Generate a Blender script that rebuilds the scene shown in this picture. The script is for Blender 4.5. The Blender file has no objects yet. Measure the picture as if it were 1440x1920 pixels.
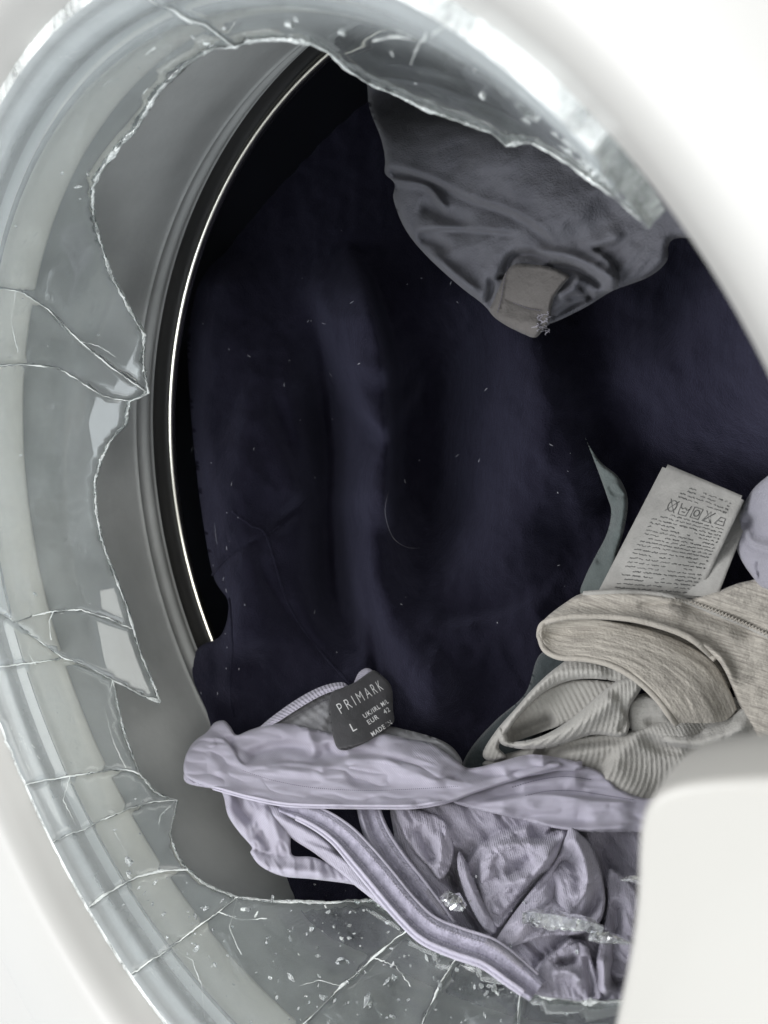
import bpy, math, random
import numpy as np
from mathutils import Matrix, Vector

# ------------------------------------------------------------------ camera, world, lights
S = bpy.context.scene
COL = S.collection
# camera pose in the machine's frame: X right along the front, Y into the drum, Z up, origin = middle of the door
F = 1400.0
CC = np.array([-0.05299337, -0.03634672, -0.20357898])
NN = np.array([-0.65034734, -0.21156481, 0.72958115])
UU = np.cross([0, 1, 0], NN); UU /= np.linalg.norm(UU)
VV = np.cross(NN, UU)
RW = np.array([UU, -NN, VV])
CAM = RW @ (-CC)
cam_d = bpy.data.cameras.new('camera'); cam = bpy.data.objects.new('camera', cam_d); COL.objects.link(cam)
m = Matrix([list(RW[0]) + [CAM[0]], list(RW[1]) + [CAM[1]], list(RW[2]) + [CAM[2]], [0, 0, 0, 1]])
cam.matrix_world = m
cam_d.sensor_fit = 'VERTICAL'; cam_d.sensor_height = 36; cam_d.lens = 36 * F / 1920
cam_d.clip_start = 0.005; cam_d.clip_end = 50
cam_d.dof.use_dof = True; cam_d.dof.focus_distance = 0.29; cam_d.dof.aperture_fstop = 15
S.camera = cam
w = bpy.data.worlds.new('World'); S.world = w; w.use_nodes = True
bg = w.node_tree.nodes['Background']; bg.inputs[0].default_value = (0.93, 0.97, 1.0, 1); bg.inputs[1].default_value = 0.60

def area(name, loc, target, size, power, color):
    l = bpy.data.lights.new(name, 'AREA'); l.shape = 'RECTANGLE'; l.size, l.size_y = size
    l.energy = power; l.color = color
    o = bpy.data.objects.new(name, l); COL.objects.link(o); o.location = loc
    o.rotation_euler = (Vector(target) - Vector(loc)).to_track_quat('-Z', 'Y').to_euler()
    return o
area('window_light', (1.25, -0.95, 0.42), (0, 0.08, -.02), (1.3, 1.2), 14, (1.0, 0.985, 0.95))
area('low_fill_light', (0.45, -1.0, -0.95), (0, 0.1, 0.1), (1.3, 0.9), 11.0, (0.9, 0.95, 1.0))  # added fill from below, brightens the upper gasket and garments
area('left_fill_light', (-1.0, -0.95, 0.30), (0.05, 0.1, 0), (1.3, 1.1), 23.0, (0.98, 0.98, 1.0))  # added fill from the left, lifts the right-hand garments
S.view_settings.view_transform = 'Standard'; S.view_settings.look = 'None'
S.view_settings.exposure = 0.42; S.view_settings.gamma = 1
S.cycles.max_bounces = 14; S.cycles.transmission_bounces = 12; S.cycles.glossy_bounces = 6
S.cycles.diffuse_bounces = 4; S.cycles.transparent_max_bounces = 16
S.cycles.use_denoising = True; S.cycles.sample_clamp_indirect = 6.0
S.cycles.caustics_refractive = True; S.cycles.caustics_reflective = False

# ------------------------------------------------------------------ helpers
rng = random.Random(7)
def ray(px, py):
    d = np.stack([(np.asarray(px, float) - 720) / F, -(np.asarray(py, float) - 960) / F, -np.ones(np.shape(px))], -1)
    return d @ RW.T
def W(px, py, D):
    return CAM + ray(px, py) * np.asarray(D, float)[..., None]
def at_y(px, py, y):
    r = ray(px, py); t = (y - CAM[1]) / r[..., 1]
    return CAM + r * t[..., None]

def mesh_obj(name, V, Fc, mat, parent=None, smooth=True, uv=None, mats=None, fmat=None):
    me = bpy.data.meshes.new(name)
    V = np.asarray(V, float)
    me.from_pydata([tuple(v) for v in V.tolist()], [], [tuple(int(i) for i in f) for f in Fc])
    for mt in (mats or [mat]): me.materials.append(mt)
    if fmat is not None: me.polygons.foreach_set('material_index', fmat)
    if smooth is True: me.polygons.foreach_set('use_smooth', [True] * len(me.polygons))
    elif smooth is not False: me.polygons.foreach_set('use_smooth', smooth)
    if uv is not None:
        L = me.uv_layers.new(name='UVMap'); idx = np.zeros(len(me.loops), int); me.loops.foreach_get('vertex_index', idx)
        L.data.foreach_set('uv', np.asarray(uv, float)[idx].ravel())
    me.update()
    o = bpy.data.objects.new(name, me); COL.objects.link(o)
    if parent: o.parent = parent
    return o
def empty(name, loc=(0, 0, 0), parent=None):
    o = bpy.data.objects.new(name, None); COL.objects.link(o); o.empty_display_size = .02
    if parent: o.parent = parent
    return o
def tag(o, label, cat, group=None):
    o['label'] = label; o['category'] = cat
    if group: o['group'] = group
    return o

def crom(P, n=12, closed=False):
    P = np.asarray(P, float); N = len(P); out = []
    rngk = range(N) if closed else range(N - 1)
    for k in rngk:
        if closed: a, b, c, d = P[(k - 1) % N], P[k], P[(k + 1) % N], P[(k + 2) % N]
        else: a, b, c, d = P[max(k - 1, 0)], P[k], P[k + 1], P[min(k + 2, N - 1)]
        for i in range(n):
            t = i / n
            out.append(.5 * ((2 * b) + (-a + c) * t + (2 * a - 5 * b + 4 * c - d) * t * t + (-a + 3 * b - 3 * c + d) * t ** 3))
    if not closed: out.append(P[-1])
    return np.array(out)
def resample(C, n):
    s = np.r_[0, np.cumsum(np.linalg.norm(np.diff(C, axis=0), axis=1))]
    t = np.linspace(0, s[-1], n)
    return np.stack([np.interp(t, s, C[:, k]) for k in range(C.shape[1])], 1)

_lat = np.random.RandomState(3).rand(256, 256)
def vnoise(x, y):
    xi = np.floor(x).astype(int); yi = np.floor(y).astype(int); fx = x - xi; fy = y - yi
    fx = fx * fx * (3 - 2 * fx); fy = fy * fy * (3 - 2 * fy)
    g = lambda a, b: _lat[a % 256, b % 256]
    return (g(xi, yi) * (1 - fx) + g(xi + 1, yi) * fx) * (1 - fy) + (g(xi, yi + 1) * (1 - fx) + g(xi + 1, yi + 1) * fx) * fy - .5
def fbm(x, y, o=4):
    s = 0; a = 1
    for k in range(o): s = s + a * vnoise(x * 2 ** k + 17.3 * k, y * 2 ** k + 5.1 * k); a *= .5
    return s

def polydist(X, Y, P):
    """distance to polyline, signed side (+ = left of travel as seen in the picture), position 0..1 along it"""
    best = np.full(X.shape, 1e9); side = np.zeros(X.shape); tt = np.zeros(X.shape); nx = np.zeros(X.shape); ny = np.zeros(X.shape)
    seg = np.linalg.norm(np.diff(P, axis=0), axis=1); cum = np.r_[0, np.cumsum(seg)]; L = cum[-1]
    for k in range(len(P) - 1):
        a, b = P[k], P[k + 1]; d = b - a; l2 = d @ d
        if l2 < 1e-12: continue
        t = np.clip(((X - a[0]) * d[0] + (Y - a[1]) * d[1]) / l2, 0, 1)
        qx = a[0] + t * d[0]; qy = a[1] + t * d[1]
        dd = np.hypot(X - qx, Y - qy); m_ = dd < best
        best = np.where(m_, dd, best)
        cr = d[0] * (Y - a[1]) - d[1] * (X - a[0])
        side = np.where(m_, -np.sign(cr), side); tt = np.where(m_, (cum[k] + t * seg[k]) / L, tt)
        nx = np.where(m_, qx, nx); ny = np.where(m_, qy, ny)
    return best, side, tt, nx, ny
def inside(X, Y, P):
    c = np.zeros(X.shape, bool); j = len(P) - 1
    for i in range(len(P)):
        xi, yi = P[i]; xj, yj = P[j]
        if yi != yj:
            c ^= ((yi > Y) != (yj > Y)) & (X < (xj - xi) * (Y - yi) / (yj - yi) + xi)
        j = i
    return c

def plane3(a, b, c):
    A = np.array([[1, p[0], p[1]] for p in (a, b, c)], float); q = np.linalg.solve(A, [1 / p[2] for p in (a, b, c)])
    return lambda x, y: 1 / (q[0] + q[1] * x + q[2] * y)

def folds(X, Y, feats):
    h = np.zeros(X.shape)
    for ft in feats:
        kind, amp, wd, pts = ft[:4]
        P = crom(pts, 8)
        d, s, t, _, _ = polydist(X, Y, P)
        e0, e1 = ft[4] if len(ft) > 4 else (.18, .18)
        tp = np.clip(t / max(e0, 1e-3), 0, 1) * np.clip((1 - t) / max(e1, 1e-3), 0, 1)
        tp = tp * tp * (3 - 2 * tp)
        if kind == 'r': h += amp * tp * np.exp(-(d / wd) ** 2)
        elif kind == 'v': h -= amp * tp * np.exp(-(d / wd) ** 2)
        elif kind == 'c': h -= amp * tp * np.exp(-(d / wd))
        elif kind == 's':      # overlapping fold: the left side lies on top
            u = d * s; k = 1 / (1 + np.exp(-u / max(1.7, wd / 7)))
            h += amp * tp * (k * np.exp(-np.maximum(u, 0) / (wd * 2.2)) - (1 - k) * .7 * np.exp(-np.maximum(-u, 0) / wd))
        elif kind == 'b':      # bulge
            h += amp * np.exp(-(d / wd) ** 2)
    return h

def sheet(name, outline, D0, feats, mat, parent=None, step=4.0, lift=0.0, edge=14.0, drop=4.0, noise=(0, 40), uvf=None,
          ribs=None, skirt=6.0, fine=None, raw=False, n=8, inward=3.0):
    """a piece of cloth: outline and folds given where they are seen, laid on a plane in the drum and raised towards the opening (mm)"""
    P = np.array(outline, float) if raw else crom(outline, n, True)
    x0, y0 = P.min(0) - step * 2; x1, y1 = P.max(0) + step * 2
    gx = np.arange(x0, x1, step); gy = np.arange(y0, y1, step)
    X, Y = np.meshgrid(gx, gy)
    Pc = np.vstack([P, P[:1]])
    d, _, _, qx, qy = polydist(X, Y, Pc)
    ins = inside(X, Y, P); sd = np.where(ins, d, -d)
    keep = sd > -.72 * step
    snap = keep & (np.abs(sd) <= .72 * step)
    X = np.where(snap, qx, X); Y = np.where(snap, qy, Y); sd = np.where(snap, 0, sd)
    cell = keep[:-1, :-1] & keep[1:, :-1] & keep[1:, 1:] & keep[:-1, 1:]
    idx = -np.ones(X.shape, int)
    used = np.zeros(X.shape, bool)
    used[:-1, :-1] |= cell; used[1:, :-1] |= cell; used[1:, 1:] |= cell; used[:-1, 1:] |= cell
    idx[used] = np.arange(used.sum())
    x = X[used]; y = Y[used]; s = np.maximum(sd[used], 0)
    e = np.clip(s / edge, 0, 1)
    h = lift + drop * (np.sqrt(np.maximum(1 - (1 - e) ** 2, 0)) - 1) + folds(x, y, feats)
    if noise[0]: h = h + noise[0] * fbm(x / noise[1], y / noise[1], 3)
    if fine is not None: h = h + fine(x, y)
    if uvf is not None: u, v = uvf(x, y)
    else: u, v = x / 100, y / 100
    if ribs: h = h + ribs * (np.abs(np.sin(np.pi * u)) ** .7 - .5) * np.clip(s / 6, 0, 1)
    base = D0(x, y)
    V = W(x, y, base - h / 1000)
    I = np.argwhere(cell)
    Fc = np.stack([idx[I[:, 0], I[:, 1]], idx[I[:, 0] + 1, I[:, 1]], idx[I[:, 0] + 1, I[:, 1] + 1], idx[I[:, 0], I[:, 1] + 1]], 1)
    # turned-under rim along the outline
    from collections import Counter
    E = np.vstack([Fc[:, [0, 1]], Fc[:, [1, 2]], Fc[:, [2, 3]], Fc[:, [3, 0]]])
    key = {}
    for a, b in E.tolist():
        if (b, a) in key: del key[(b, a)]
        else: key[(a, b)] = 1
    bv = sorted({v_ for ab in key for v_ in ab}); mp = {v_: len(x) + i for i, v_ in enumerate(bv)}
    bx = x[bv]; by = y[bv]
    cx, cy = P.mean(0)
    # move inward along the gradient of the distance field
    g = np.stack([bx, by], 1); _in = []
    for px_, py_ in g:
        best = None
        for k in range(8):
            a = k * math.pi / 4; qx_, qy_ = px_ + 6 * math.cos(a), py_ + 6 * math.sin(a)
            _in.append((qx_, qy_))
    _in = np.array(_in); di, _, _, _, _ = polydist(_in[:, 0], _in[:, 1], Pc)
    di = np.where(inside(_in[:, 0], _in[:, 1], P), di, -di).reshape(-1, 8); k = di.argmax(1)
    ix = bx + inward * np.cos(k * np.pi / 4); iy = by + inward * np.sin(k * np.pi / 4)
    V2 = W(ix, iy, base[bv] - (h[bv] - skirt) / 1000)
    V = np.vstack([V, V2])
    F2 = [(b, a, mp[a], mp[b]) for (a, b) in key]
    Fa = Fc.tolist() + F2
    uv = np.stack([np.r_[u, u[bv]], np.r_[v, v[bv]]], 1)
    o = mesh_obj(name, V, Fa, mat, parent, True, uv)
    def surf(px, py, up=0.0):
        px = np.asarray(px, float); py = np.asarray(py, float)
        dd, _, _, _, _ = polydist(px, py, Pc); ss = np.where(inside(px, py, P), dd, 0)
        ee = np.clip(ss / edge, 0, 1)
        hh = lift + drop * (np.sqrt(np.maximum(1 - (1 - ee) ** 2, 0)) - 1) + folds(px, py, feats)
        if noise[0]: hh = hh + noise[0] * fbm(px / noise[1], py / noise[1], 3)
        if fine is not None: hh = hh + fine(px, py)
        return W(px, py, D0(px, py) - (hh + up) / 1000)
    return o, surf

def loft(name, curves, D0, mat, parent=None, nu=120, nv=10, thick=1.2, uvs=(1, 1), fine=None):
    """a band of cloth between curves of (x, y, height mm), with real thickness"""
    Cs = [resample(crom(c, 10), nu) for c in curves]
    G = np.stack(Cs, 0)                               # k, nu, 3
    k = len(Cs); grid = np.zeros((nv, nu, 3))
    for j in range(nu):
        c = crom(G[:, j], 12) if k > 2 else G[:, j]
        grid[:, j] = resample(c, nv) if k > 2 else np.linspace(c[0], c[1], nv)
    vv, uu = np.meshgrid(np.linspace(0, 1, nv), np.linspace(0, 1, nu), indexing='ij')
    h = grid[..., 2].copy()
    if fine is not None: h += fine(uu, vv)
    top = W(grid[..., 0], grid[..., 1], D0(grid[..., 0], grid[..., 1]) - h / 1000)
    bot = W(grid[..., 0], grid[..., 1], D0(grid[..., 0], grid[..., 1]) - (h - thick) / 1000)
    V = np.vstack([top.reshape(-1, 3), bot.reshape(-1, 3)]); N = nv * nu; Fc = []
    for i in range(nv - 1):
        for j in range(nu - 1):
            a = i * nu + j; Fc.append((a, a + nu, a + nu + 1, a + 1)); Fc.append((N + a, N + a + 1, N + a + nu + 1, N + a + nu))
    for j in range(nu - 1):
        Fc.append((j, j + 1, N + j + 1, N + j)); a = (nv - 1) * nu + j; Fc.append((a, N + a, N + a + 1, a + 1))
    for i in range(nv - 1):
        a = i * nu; Fc.append((a, N + a, N + a + nu, a + nu)); a += nu - 1; Fc.append((a, a + nu, N + a + nu, N + a))
    uv = np.stack([(uu * uvs[0]).ravel(), (vv * uvs[1]).ravel()], 1); uv = np.vstack([uv, uv])
    o = mesh_obj(name, V, Fc, mat, parent, True, uv)
    def surf(u, v, up=0.0):
        u = np.atleast_1d(u).astype(float); v = np.broadcast_to(v, u.shape)
        fi = v * (nv - 1); fj = u * (nu - 1); i = np.clip(fi.astype(int), 0, nv - 2); j = np.clip(fj.astype(int), 0, nu - 2)
        a = (fi - i)[:, None]; b = (fj - j)[:, None]
        p = (top[i, j] * (1 - b) + top[i, j + 1] * b) * (1 - a) + (top[i + 1, j] * (1 - b) + top[i + 1, j + 1] * b) * a
        dirv = CAM - p; dirv /= np.linalg.norm(dirv, axis=1)[:, None]
        return p + dirv * up / 1000
    return o, surf

def tube(name, P, r, mat, parent=None, seg=6, taper=False, collect=None):
    P = np.asarray(P, float); n = len(P); V = []; Fc = []
    T = np.gradient(P, axis=0); T /= np.linalg.norm(T, axis=1)[:, None] + 1e-12
    up = np.array([.3, -.8, .5])
    for i in range(n):
        a = np.cross(T[i], up); a /= np.linalg.norm(a) + 1e-9; b = np.cross(T[i], a)
        rr = r * (math.sin(math.pi * min(max(i / (n - 1), .04), .96)) ** .6 if taper else 1)
        for k in range(seg):
            q = 2 * math.pi * k / seg; V.append(P[i] + rr * (math.cos(q) * a + math.sin(q) * b))
    for i in range(n - 1):
        for k in range(seg):
            Fc.append((i * seg + k, i * seg + (k + 1) % seg, (i + 1) * seg + (k + 1) % seg, (i + 1) * seg + k))
    Fc.append(tuple(range(seg))[::-1]); Fc.append(tuple((n - 1) * seg + k for k in range(seg)))
    if collect is not None:
        o = len(collect[0]); collect[0].extend([v.tolist() for v in V]); collect[1].extend([tuple(i + o for i in f) for f in Fc]); return
    return mesh_obj(name, V, Fc, mat, parent)
def stitches(name, fn, n, r, mat, parent, duty=.6):
    """fn(t array) -> points on the cloth; a row of short raised threads"""
    c = ([], [])
    for i in range(n):
        a = i / n; b = a + duty / n
        tube('', fn(np.linspace(a, b, 4)), r, None, seg=5, taper=True, collect=c)
    o = mesh_obj(name, c[0], c[1], mat, parent); o['kind'] = 'stuff'; return o

# ------------------------------------------------------------------ materials
def mat(name):
    m_ = bpy.data.materials.new(name); m_.use_nodes = True; nt = m_.node_tree; b = nt.nodes['Principled BSDF']
    return m_, nt, b
def N(nt, t, **kw):
    n_ = nt.nodes.new(t)
    for k, v in kw.items():
        if k in n_.inputs: n_.inputs[k].default_value = v
        else: setattr(n_, k, v)
    return n_
def plastic(name, col, rough, bump=0.0, scale=300, var=.04, coat=0):
    m_, nt, b = mat(name); b.inputs['Roughness'].default_value = rough
    tc = N(nt, 'ShaderNodeTexCoord'); no = N(nt, 'ShaderNodeTexNoise', Scale=22.0, Detail=6.0)
    nt.links.new(tc.outputs['Object'], no.inputs['Vector'])
    mr = N(nt, 'ShaderNodeMapRange'); mr.inputs[1].default_value = .3; mr.inputs[2].default_value = .7
    mr.inputs[3].default_value = 1 - var; mr.inputs[4].default_value = 1 + var
    nt.links.new(no.outputs[0], mr.inputs[0])
    mx = N(nt, 'ShaderNodeVectorMath', operation='SCALE'); mx.inputs[0].default_value = col
    nt.links.new(mr.outputs[0], mx.inputs['Scale']); nt.links.new(mx.outputs[0], b.inputs['Base Color'])
    if bump:
        n2 = N(nt, 'ShaderNodeTexNoise', Scale=float(scale), Detail=3.0); nt.links.new(tc.outputs['Object'], n2.inputs['Vector'])
        bp = N(nt, 'ShaderNodeBump', Strength=bump, Distance=.0005); nt.links.new(n2.outputs[0], bp.inputs['Height']); nt.links.new(bp.outputs[0], b.inputs['Normal'])
    if coat: b.inputs['Coat Weight'].default_value = coat
    return m_
def fabric(name, col, col2=None, knit=0, knit_dir=(1, 0), weave=900, bump=.35, sheen=.3, streak=None, lint=0, sheen_col=(1, 1, 1), vscale=60.0, rough=.9, bd=.0012):
    m_, nt, b = mat(name); b.inputs['Roughness'].default_value = rough; b.inputs['Specular IOR Level'].default_value = .15
    b.inputs['Sheen Weight'].default_value = sheen; b.inputs['Sheen Roughness'].default_value = .45; b.inputs['Sheen Tint'].default_value = (*sheen_col, 1)
    tc = N(nt, 'ShaderNodeTexCoord'); L = nt.links.new
    no = N(nt, 'ShaderNodeTexNoise', Scale=vscale, Detail=8.0, Roughness=.65); L(tc.outputs['Object'], no.inputs['Vector'])
    rp = N(nt, 'ShaderNodeValToRGB'); rp.color_ramp.elements[0].position = .35; rp.color_ramp.elements[1].position = .68
    c2 = col2 or tuple(c * .82 for c in col)
    rp.color_ramp.elements[0].color = (*c2, 1); rp.color_ramp.elements[1].color = (*col, 1)
    if streak:
        mp = N(nt, 'ShaderNodeMapping'); mp.inputs['Scale'].default_value = streak; L(tc.outputs['UV'], mp.inputs['Vector'])
        n3 = N(nt, 'ShaderNodeTexNoise', Scale=1.0, Detail=5.0, Roughness=.7); L(mp.outputs[0], n3.inputs['Vector']); L(n3.outputs[0], rp.inputs[0])
    else: L(no.outputs[0], rp.inputs[0])
    colout = rp.outputs[0]
    if lint:
        vo = N(nt, 'ShaderNodeTexVoronoi', Scale=420.0); L(tc.outputs['Object'], vo.inputs['Vector'])
        lt = N(nt, 'ShaderNodeMath', operation='LESS_THAN'); lt.inputs[1].default_value = .10; L(vo.outputs['Distance'], lt.inputs[0])
        sp = N(nt, 'ShaderNodeSeparateColor'); L(vo.outputs['Color'], sp.inputs[0])
        gt = N(nt, 'ShaderNodeMath', operation='GREATER_THAN'); gt.inputs[1].default_value = 1 - lint; L(sp.outputs[0], gt.inputs[0])
        mu = N(nt, 'ShaderNodeMath', operation='MULTIPLY'); L(lt.outputs[0], mu.inputs[0]); L(gt.outputs[0], mu.inputs[1])
        mx = N(nt, 'ShaderNodeMix', data_type='RGBA'); L(mu.outputs[0], mx.inputs[0]); L(colout, mx.inputs[6]); mx.inputs[7].default_value = (.25, .25, .28, 1)
        colout = mx.outputs[2]
    L(colout, b.inputs['Base Color'])
    n2 = N(nt, 'ShaderNodeTexNoise', Scale=float(weave), Detail=2.0); L(tc.outputs['Object'], n2.inputs['Vector'])
    bp = N(nt, 'ShaderNodeBump', Strength=bump, Distance=bd); L(n2.outputs[0], bp.inputs['Height'])
    n4 = N(nt, 'ShaderNodeTexNoise', Scale=130.0, Detail=4.0); L(tc.outputs['Object'], n4.inputs['Vector'])
    bp3 = N(nt, 'ShaderNodeBump', Strength=.4, Distance=.002); L(n4.outputs[0], bp3.inputs['Height']); L(bp.outputs[0], bp3.inputs['Normal'])
    last = bp3
    if knit:
        mp = N(nt, 'ShaderNodeMapping'); mp.inputs['Rotation'].default_value = (0, 0, knit_dir[0]); L(tc.outputs['UV'], mp.inputs['Vector'])
        wv = N(nt, 'ShaderNodeTexWave', Scale=float(knit), Distortion=1.6, Detail=2.0); wv.inputs['Detail Scale'].default_value = .6
        L(mp.outputs[0], wv.inputs['Vector'])
        bp2 = N(nt, 'ShaderNodeBump', Strength=.55, Distance=.0006); L(wv.outputs['Fac'], bp2.inputs['Height']); L(last.outputs[0], bp2.inputs['Normal']); last = bp2
    L(last.outputs[0], b.inputs['Normal'])
    return m_
def glass(name, tint, rough=.0, film=.06, filmcol=(.75, .8, .8), bump=.0, bscale=60., fscale=45., lo=.35, hi=2.0, smear=.0, rim=0):
    m_ = bpy.data.materials.new(name); m_.use_nodes = True; nt = m_.node_tree; nt.nodes.clear(); L = nt.links.new
    out = N(nt, 'ShaderNodeOutputMaterial'); g = N(nt, 'ShaderNodeBsdfGlass', Color=(*tint, 1), Roughness=rough, IOR=1.5)
    d = N(nt, 'ShaderNodeBsdfDiffuse', Color=(*filmcol, 1)); mx = N(nt, 'ShaderNodeMixShader')
    tc = N(nt, 'ShaderNodeTexCoord'); no = N(nt, 'ShaderNodeTexNoise', Scale=fscale, Detail=9.0, Roughness=.7, Distortion=.8); L(tc.outputs['Object'], no.inputs['Vector'])
    mr = N(nt, 'ShaderNodeMapRange'); mr.inputs[1].default_value = .4; mr.inputs[2].default_value = .72; mr.inputs[3].default_value = film * lo; mr.inputs[4].default_value = film * hi
    L(no.outputs[0], mr.inputs[0])
    mp = N(nt, 'ShaderNodeMapping'); mp.inputs['Scale'].default_value = (26, 90, 26); L(tc.outputs['Object'], mp.inputs['Vector'])
    n5 = N(nt, 'ShaderNodeTexNoise', Scale=1.0, Detail=7.0, Roughness=.75, Distortion=1.5); L(mp.outputs[0], n5.inputs['Vector'])
    m5 = N(nt, 'ShaderNodeMapRange'); m5.inputs[1].default_value = .60; m5.inputs[2].default_value = .78; m5.inputs[3].default_value = 0; m5.inputs[4].default_value = smear
    L(n5.outputs[0], m5.inputs[0]); ad = N(nt, 'ShaderNodeMath', operation='ADD'); L(mr.outputs[0], ad.inputs[0]); L(m5.outputs[0], ad.inputs[1])
    if rim:      # pale film painted in to brighten the thick rolled rim
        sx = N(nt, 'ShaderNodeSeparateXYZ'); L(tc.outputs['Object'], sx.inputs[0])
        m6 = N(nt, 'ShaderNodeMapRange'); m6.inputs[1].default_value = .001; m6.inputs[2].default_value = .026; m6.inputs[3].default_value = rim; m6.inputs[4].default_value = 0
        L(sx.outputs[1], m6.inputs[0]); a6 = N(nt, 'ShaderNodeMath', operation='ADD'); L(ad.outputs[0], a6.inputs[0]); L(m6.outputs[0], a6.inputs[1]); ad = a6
    L(ad.outputs[0], mx.inputs[0]); L(g.outputs[0], mx.inputs[1]); L(d.outputs[0], mx.inputs[2]); L(mx.outputs[0], out.inputs[0])
    if bump:
        n2 = N(nt, 'ShaderNodeTexNoise', Scale=bscale, Detail=3.0); L(tc.outputs['Object'], n2.inputs['Vector'])
        bp = N(nt, 'ShaderNodeBump', Strength=bump, Distance=.002); L(n2.outputs[0], bp.inputs['Height']); L(bp.outputs[0], g.inputs['Normal'])
    return m_
M_white = plastic('white_enamel', (.40, .393, .374), .34, .04, 90, .015)
M_cream = plastic('cream_plastic', (.86, .835, .76), .45, .05, 120, .05)
M_grey_plastic = plastic('grey_plastic', (.78, .80, .80), .4, .05, 120, .04)
M_rubber = plastic('grey_rubber', (.42, .43, .42), .42, .2, 260, .17)
M_rubber_dark = plastic('dark_rubber', (.02, .02, .02), .5, .1, 200, .1)
M_steel, nt_, b_ = mat('brushed_steel'); b_.inputs['Metallic'].default_value = 1; b_.inputs['Base Color'].default_value = (.86, .83, .74, 1); b_.inputs['Roughness'].default_value = .22
M_drum, nt_, b_ = mat('drum_steel'); b_.inputs['Metallic'].default_value = 1; b_.inputs['Base Color'].default_value = (.16, .17, .19, 1); b_.inputs['Roughness'].default_value = .35
M_navy = fabric('navy_fleece', (.0105, .0098, .0195), (.006, .0055, .013), weave=1500, bump=.6, sheen=.12, lint=.004, sheen_col=(.5, .5, .8), vscale=40.)
M_dgrey = fabric('dark_grey_cotton', (.115, .115, .13), (.085, .085, .098), knit=0, weave=1400, sheen=.12)
M_lav = fabric('lavender_cotton', (.435, .415, .49), (.365, .347, .412), knit=3.2, knit_dir=(.5, 0), weave=1600, sheen=.2, vscale=45.)
M_lav_dark = fabric('lavender_binding', (.42, .40, .49), (.26, .25, .31), weave=1300, bump=.7, sheen=.2, vscale=300.)
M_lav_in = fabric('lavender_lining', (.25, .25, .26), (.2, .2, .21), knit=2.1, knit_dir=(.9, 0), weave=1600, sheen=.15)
M_heather = fabric('heather_grey_jersey', (.52, .485, .425), (.24, .22, .195), weave=1200, streak=(2.2, 34, 1), sheen=.2)
M_beige = fabric('ribbed_beige_knit', (.38, .37, .345), (.32, .31, .288), weave=1600, sheen=.2)
M_green = fabric('grey_green_cotton', (.12, .138, .134), (.085, .10, .098), weave=1200, sheen=.2)
M_mesh = fabric('pale_mauve_mesh', (.30, .29, .33), (.24, .235, .27), weave=1400, sheen=.3)
M_blue = fabric('pale_blue_cotton', (.30, .33, .36), (.22, .25, .28), weave=1200, knit=2, sheen=.3)
M_thread = fabric('mauve_thread', (.42, .40, .46), weave=900)
M_thread_dk = fabric('dark_mauve_thread', (.12, .11, .15), weave=900)  # darker thread for the hem and neck stitches
M_label = fabric('charcoal_satin', (.062, .06, .064), (.05, .05, .052), weave=1800, bump=.15, sheen=.1, rough=.55)
M_print = fabric('white_print', (.62, .62, .62), (.55, .55, .55), weave=800, bump=.1)
M_care = fabric('white_satin_label', (.34, .33, .31), (.24, .235, .22), weave=1500, bump=.15, vscale=70., rough=.6)
M_ink = fabric('grey_print', (.11, .11, .105), weave=800, bump=.1)
M_lint = fabric('white_lint', (.45, .45, .5), weave=800)
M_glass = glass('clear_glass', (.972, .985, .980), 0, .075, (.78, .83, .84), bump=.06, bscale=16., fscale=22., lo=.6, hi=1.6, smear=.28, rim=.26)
M_frac = glass('fractured_glass', (.97, .99, .98), .12, .55, (.86, .89, .87), bump=.6, bscale=500.)
M_frag = glass('fragment_glass', (.98, 1, 1), .0, .10, (.95, .96, .93), bump=.5, bscale=260., fscale=300., lo=.2, hi=3)
M_crumb = glass('glass_crumb', (.97, .99, .99), .03, .26, (.9, .92, .92), bump=.4, bscale=400., fscale=350.)
M_dust = plastic('crushed_glass', (.72, .75, .73), .25, .8, 900, .25, coat=.5)

# ------------------------------------------------------------------ the washing machine
machine = empty('washing_machine')
tag(machine, 'white front-loading washing machine seen close up through its round door with shattered glass', 'washing machine')
def revolve(name, prof, mt, parent, n=200, a0=0, a1=360, wob=None):
    prof = crom(prof, 5) if len(prof) > 2 else np.array(prof, float); m_ = len(prof); V = []
    full = a1 - a0 >= 360; k = n if full else n + 1
    for i in range(k):
        a = math.radians(a0 + (a1 - a0) * i / n)
        for r, y in prof: V.append((r * math.cos(a), y, r * math.sin(a)))
    Fc = []
    for i in range(n):
        j = (i + 1) % k
        for q in range(m_ - 1): Fc.append((i * m_ + q, i * m_ + q + 1, j * m_ + q + 1, j * m_ + q))
    return mesh_obj(name, V, Fc, mt, parent)
# cabinet front with the round hole
V = []; Fc = []; n_ = 96
for i in range(n_):
    a = 2 * math.pi * i / n_; c, s = math.cos(a), math.sin(a); q = .42 / max(abs(c), abs(s))
    V += [(.235 * c, .012, .235 * s), (q * c, .012, q * s), (q * c, .05, q * s)]
for i in range(n_):
    j = (i + 1) % n_; Fc += [(3 * i, 3 * i + 1, 3 * j + 1, 3 * j), (3 * i + 1, 3 * i + 2, 3 * j + 2, 3 * j + 1)]
mesh_obj('front_panel', V, Fc, M_white, machine, False)
door = revolve('door', [(.1585, .010), (.1580, .004), (.1585, -.002), (.1602, -.0065), (.1628, -.0115), (.1668, -.0150), (.1740, -.0172), (.188, -.0182), (.208, -.0185), (.228, -.0178), (.240, -.0155), (.2455, -.008), (.247, .004), (.246, .011)], M_white, machine, 260)
revolve('inner_frame', [(.1600, .002), (.1592, .008), (.1597, .0145), (.1600, .0150)], M_grey_plastic, door)
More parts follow.
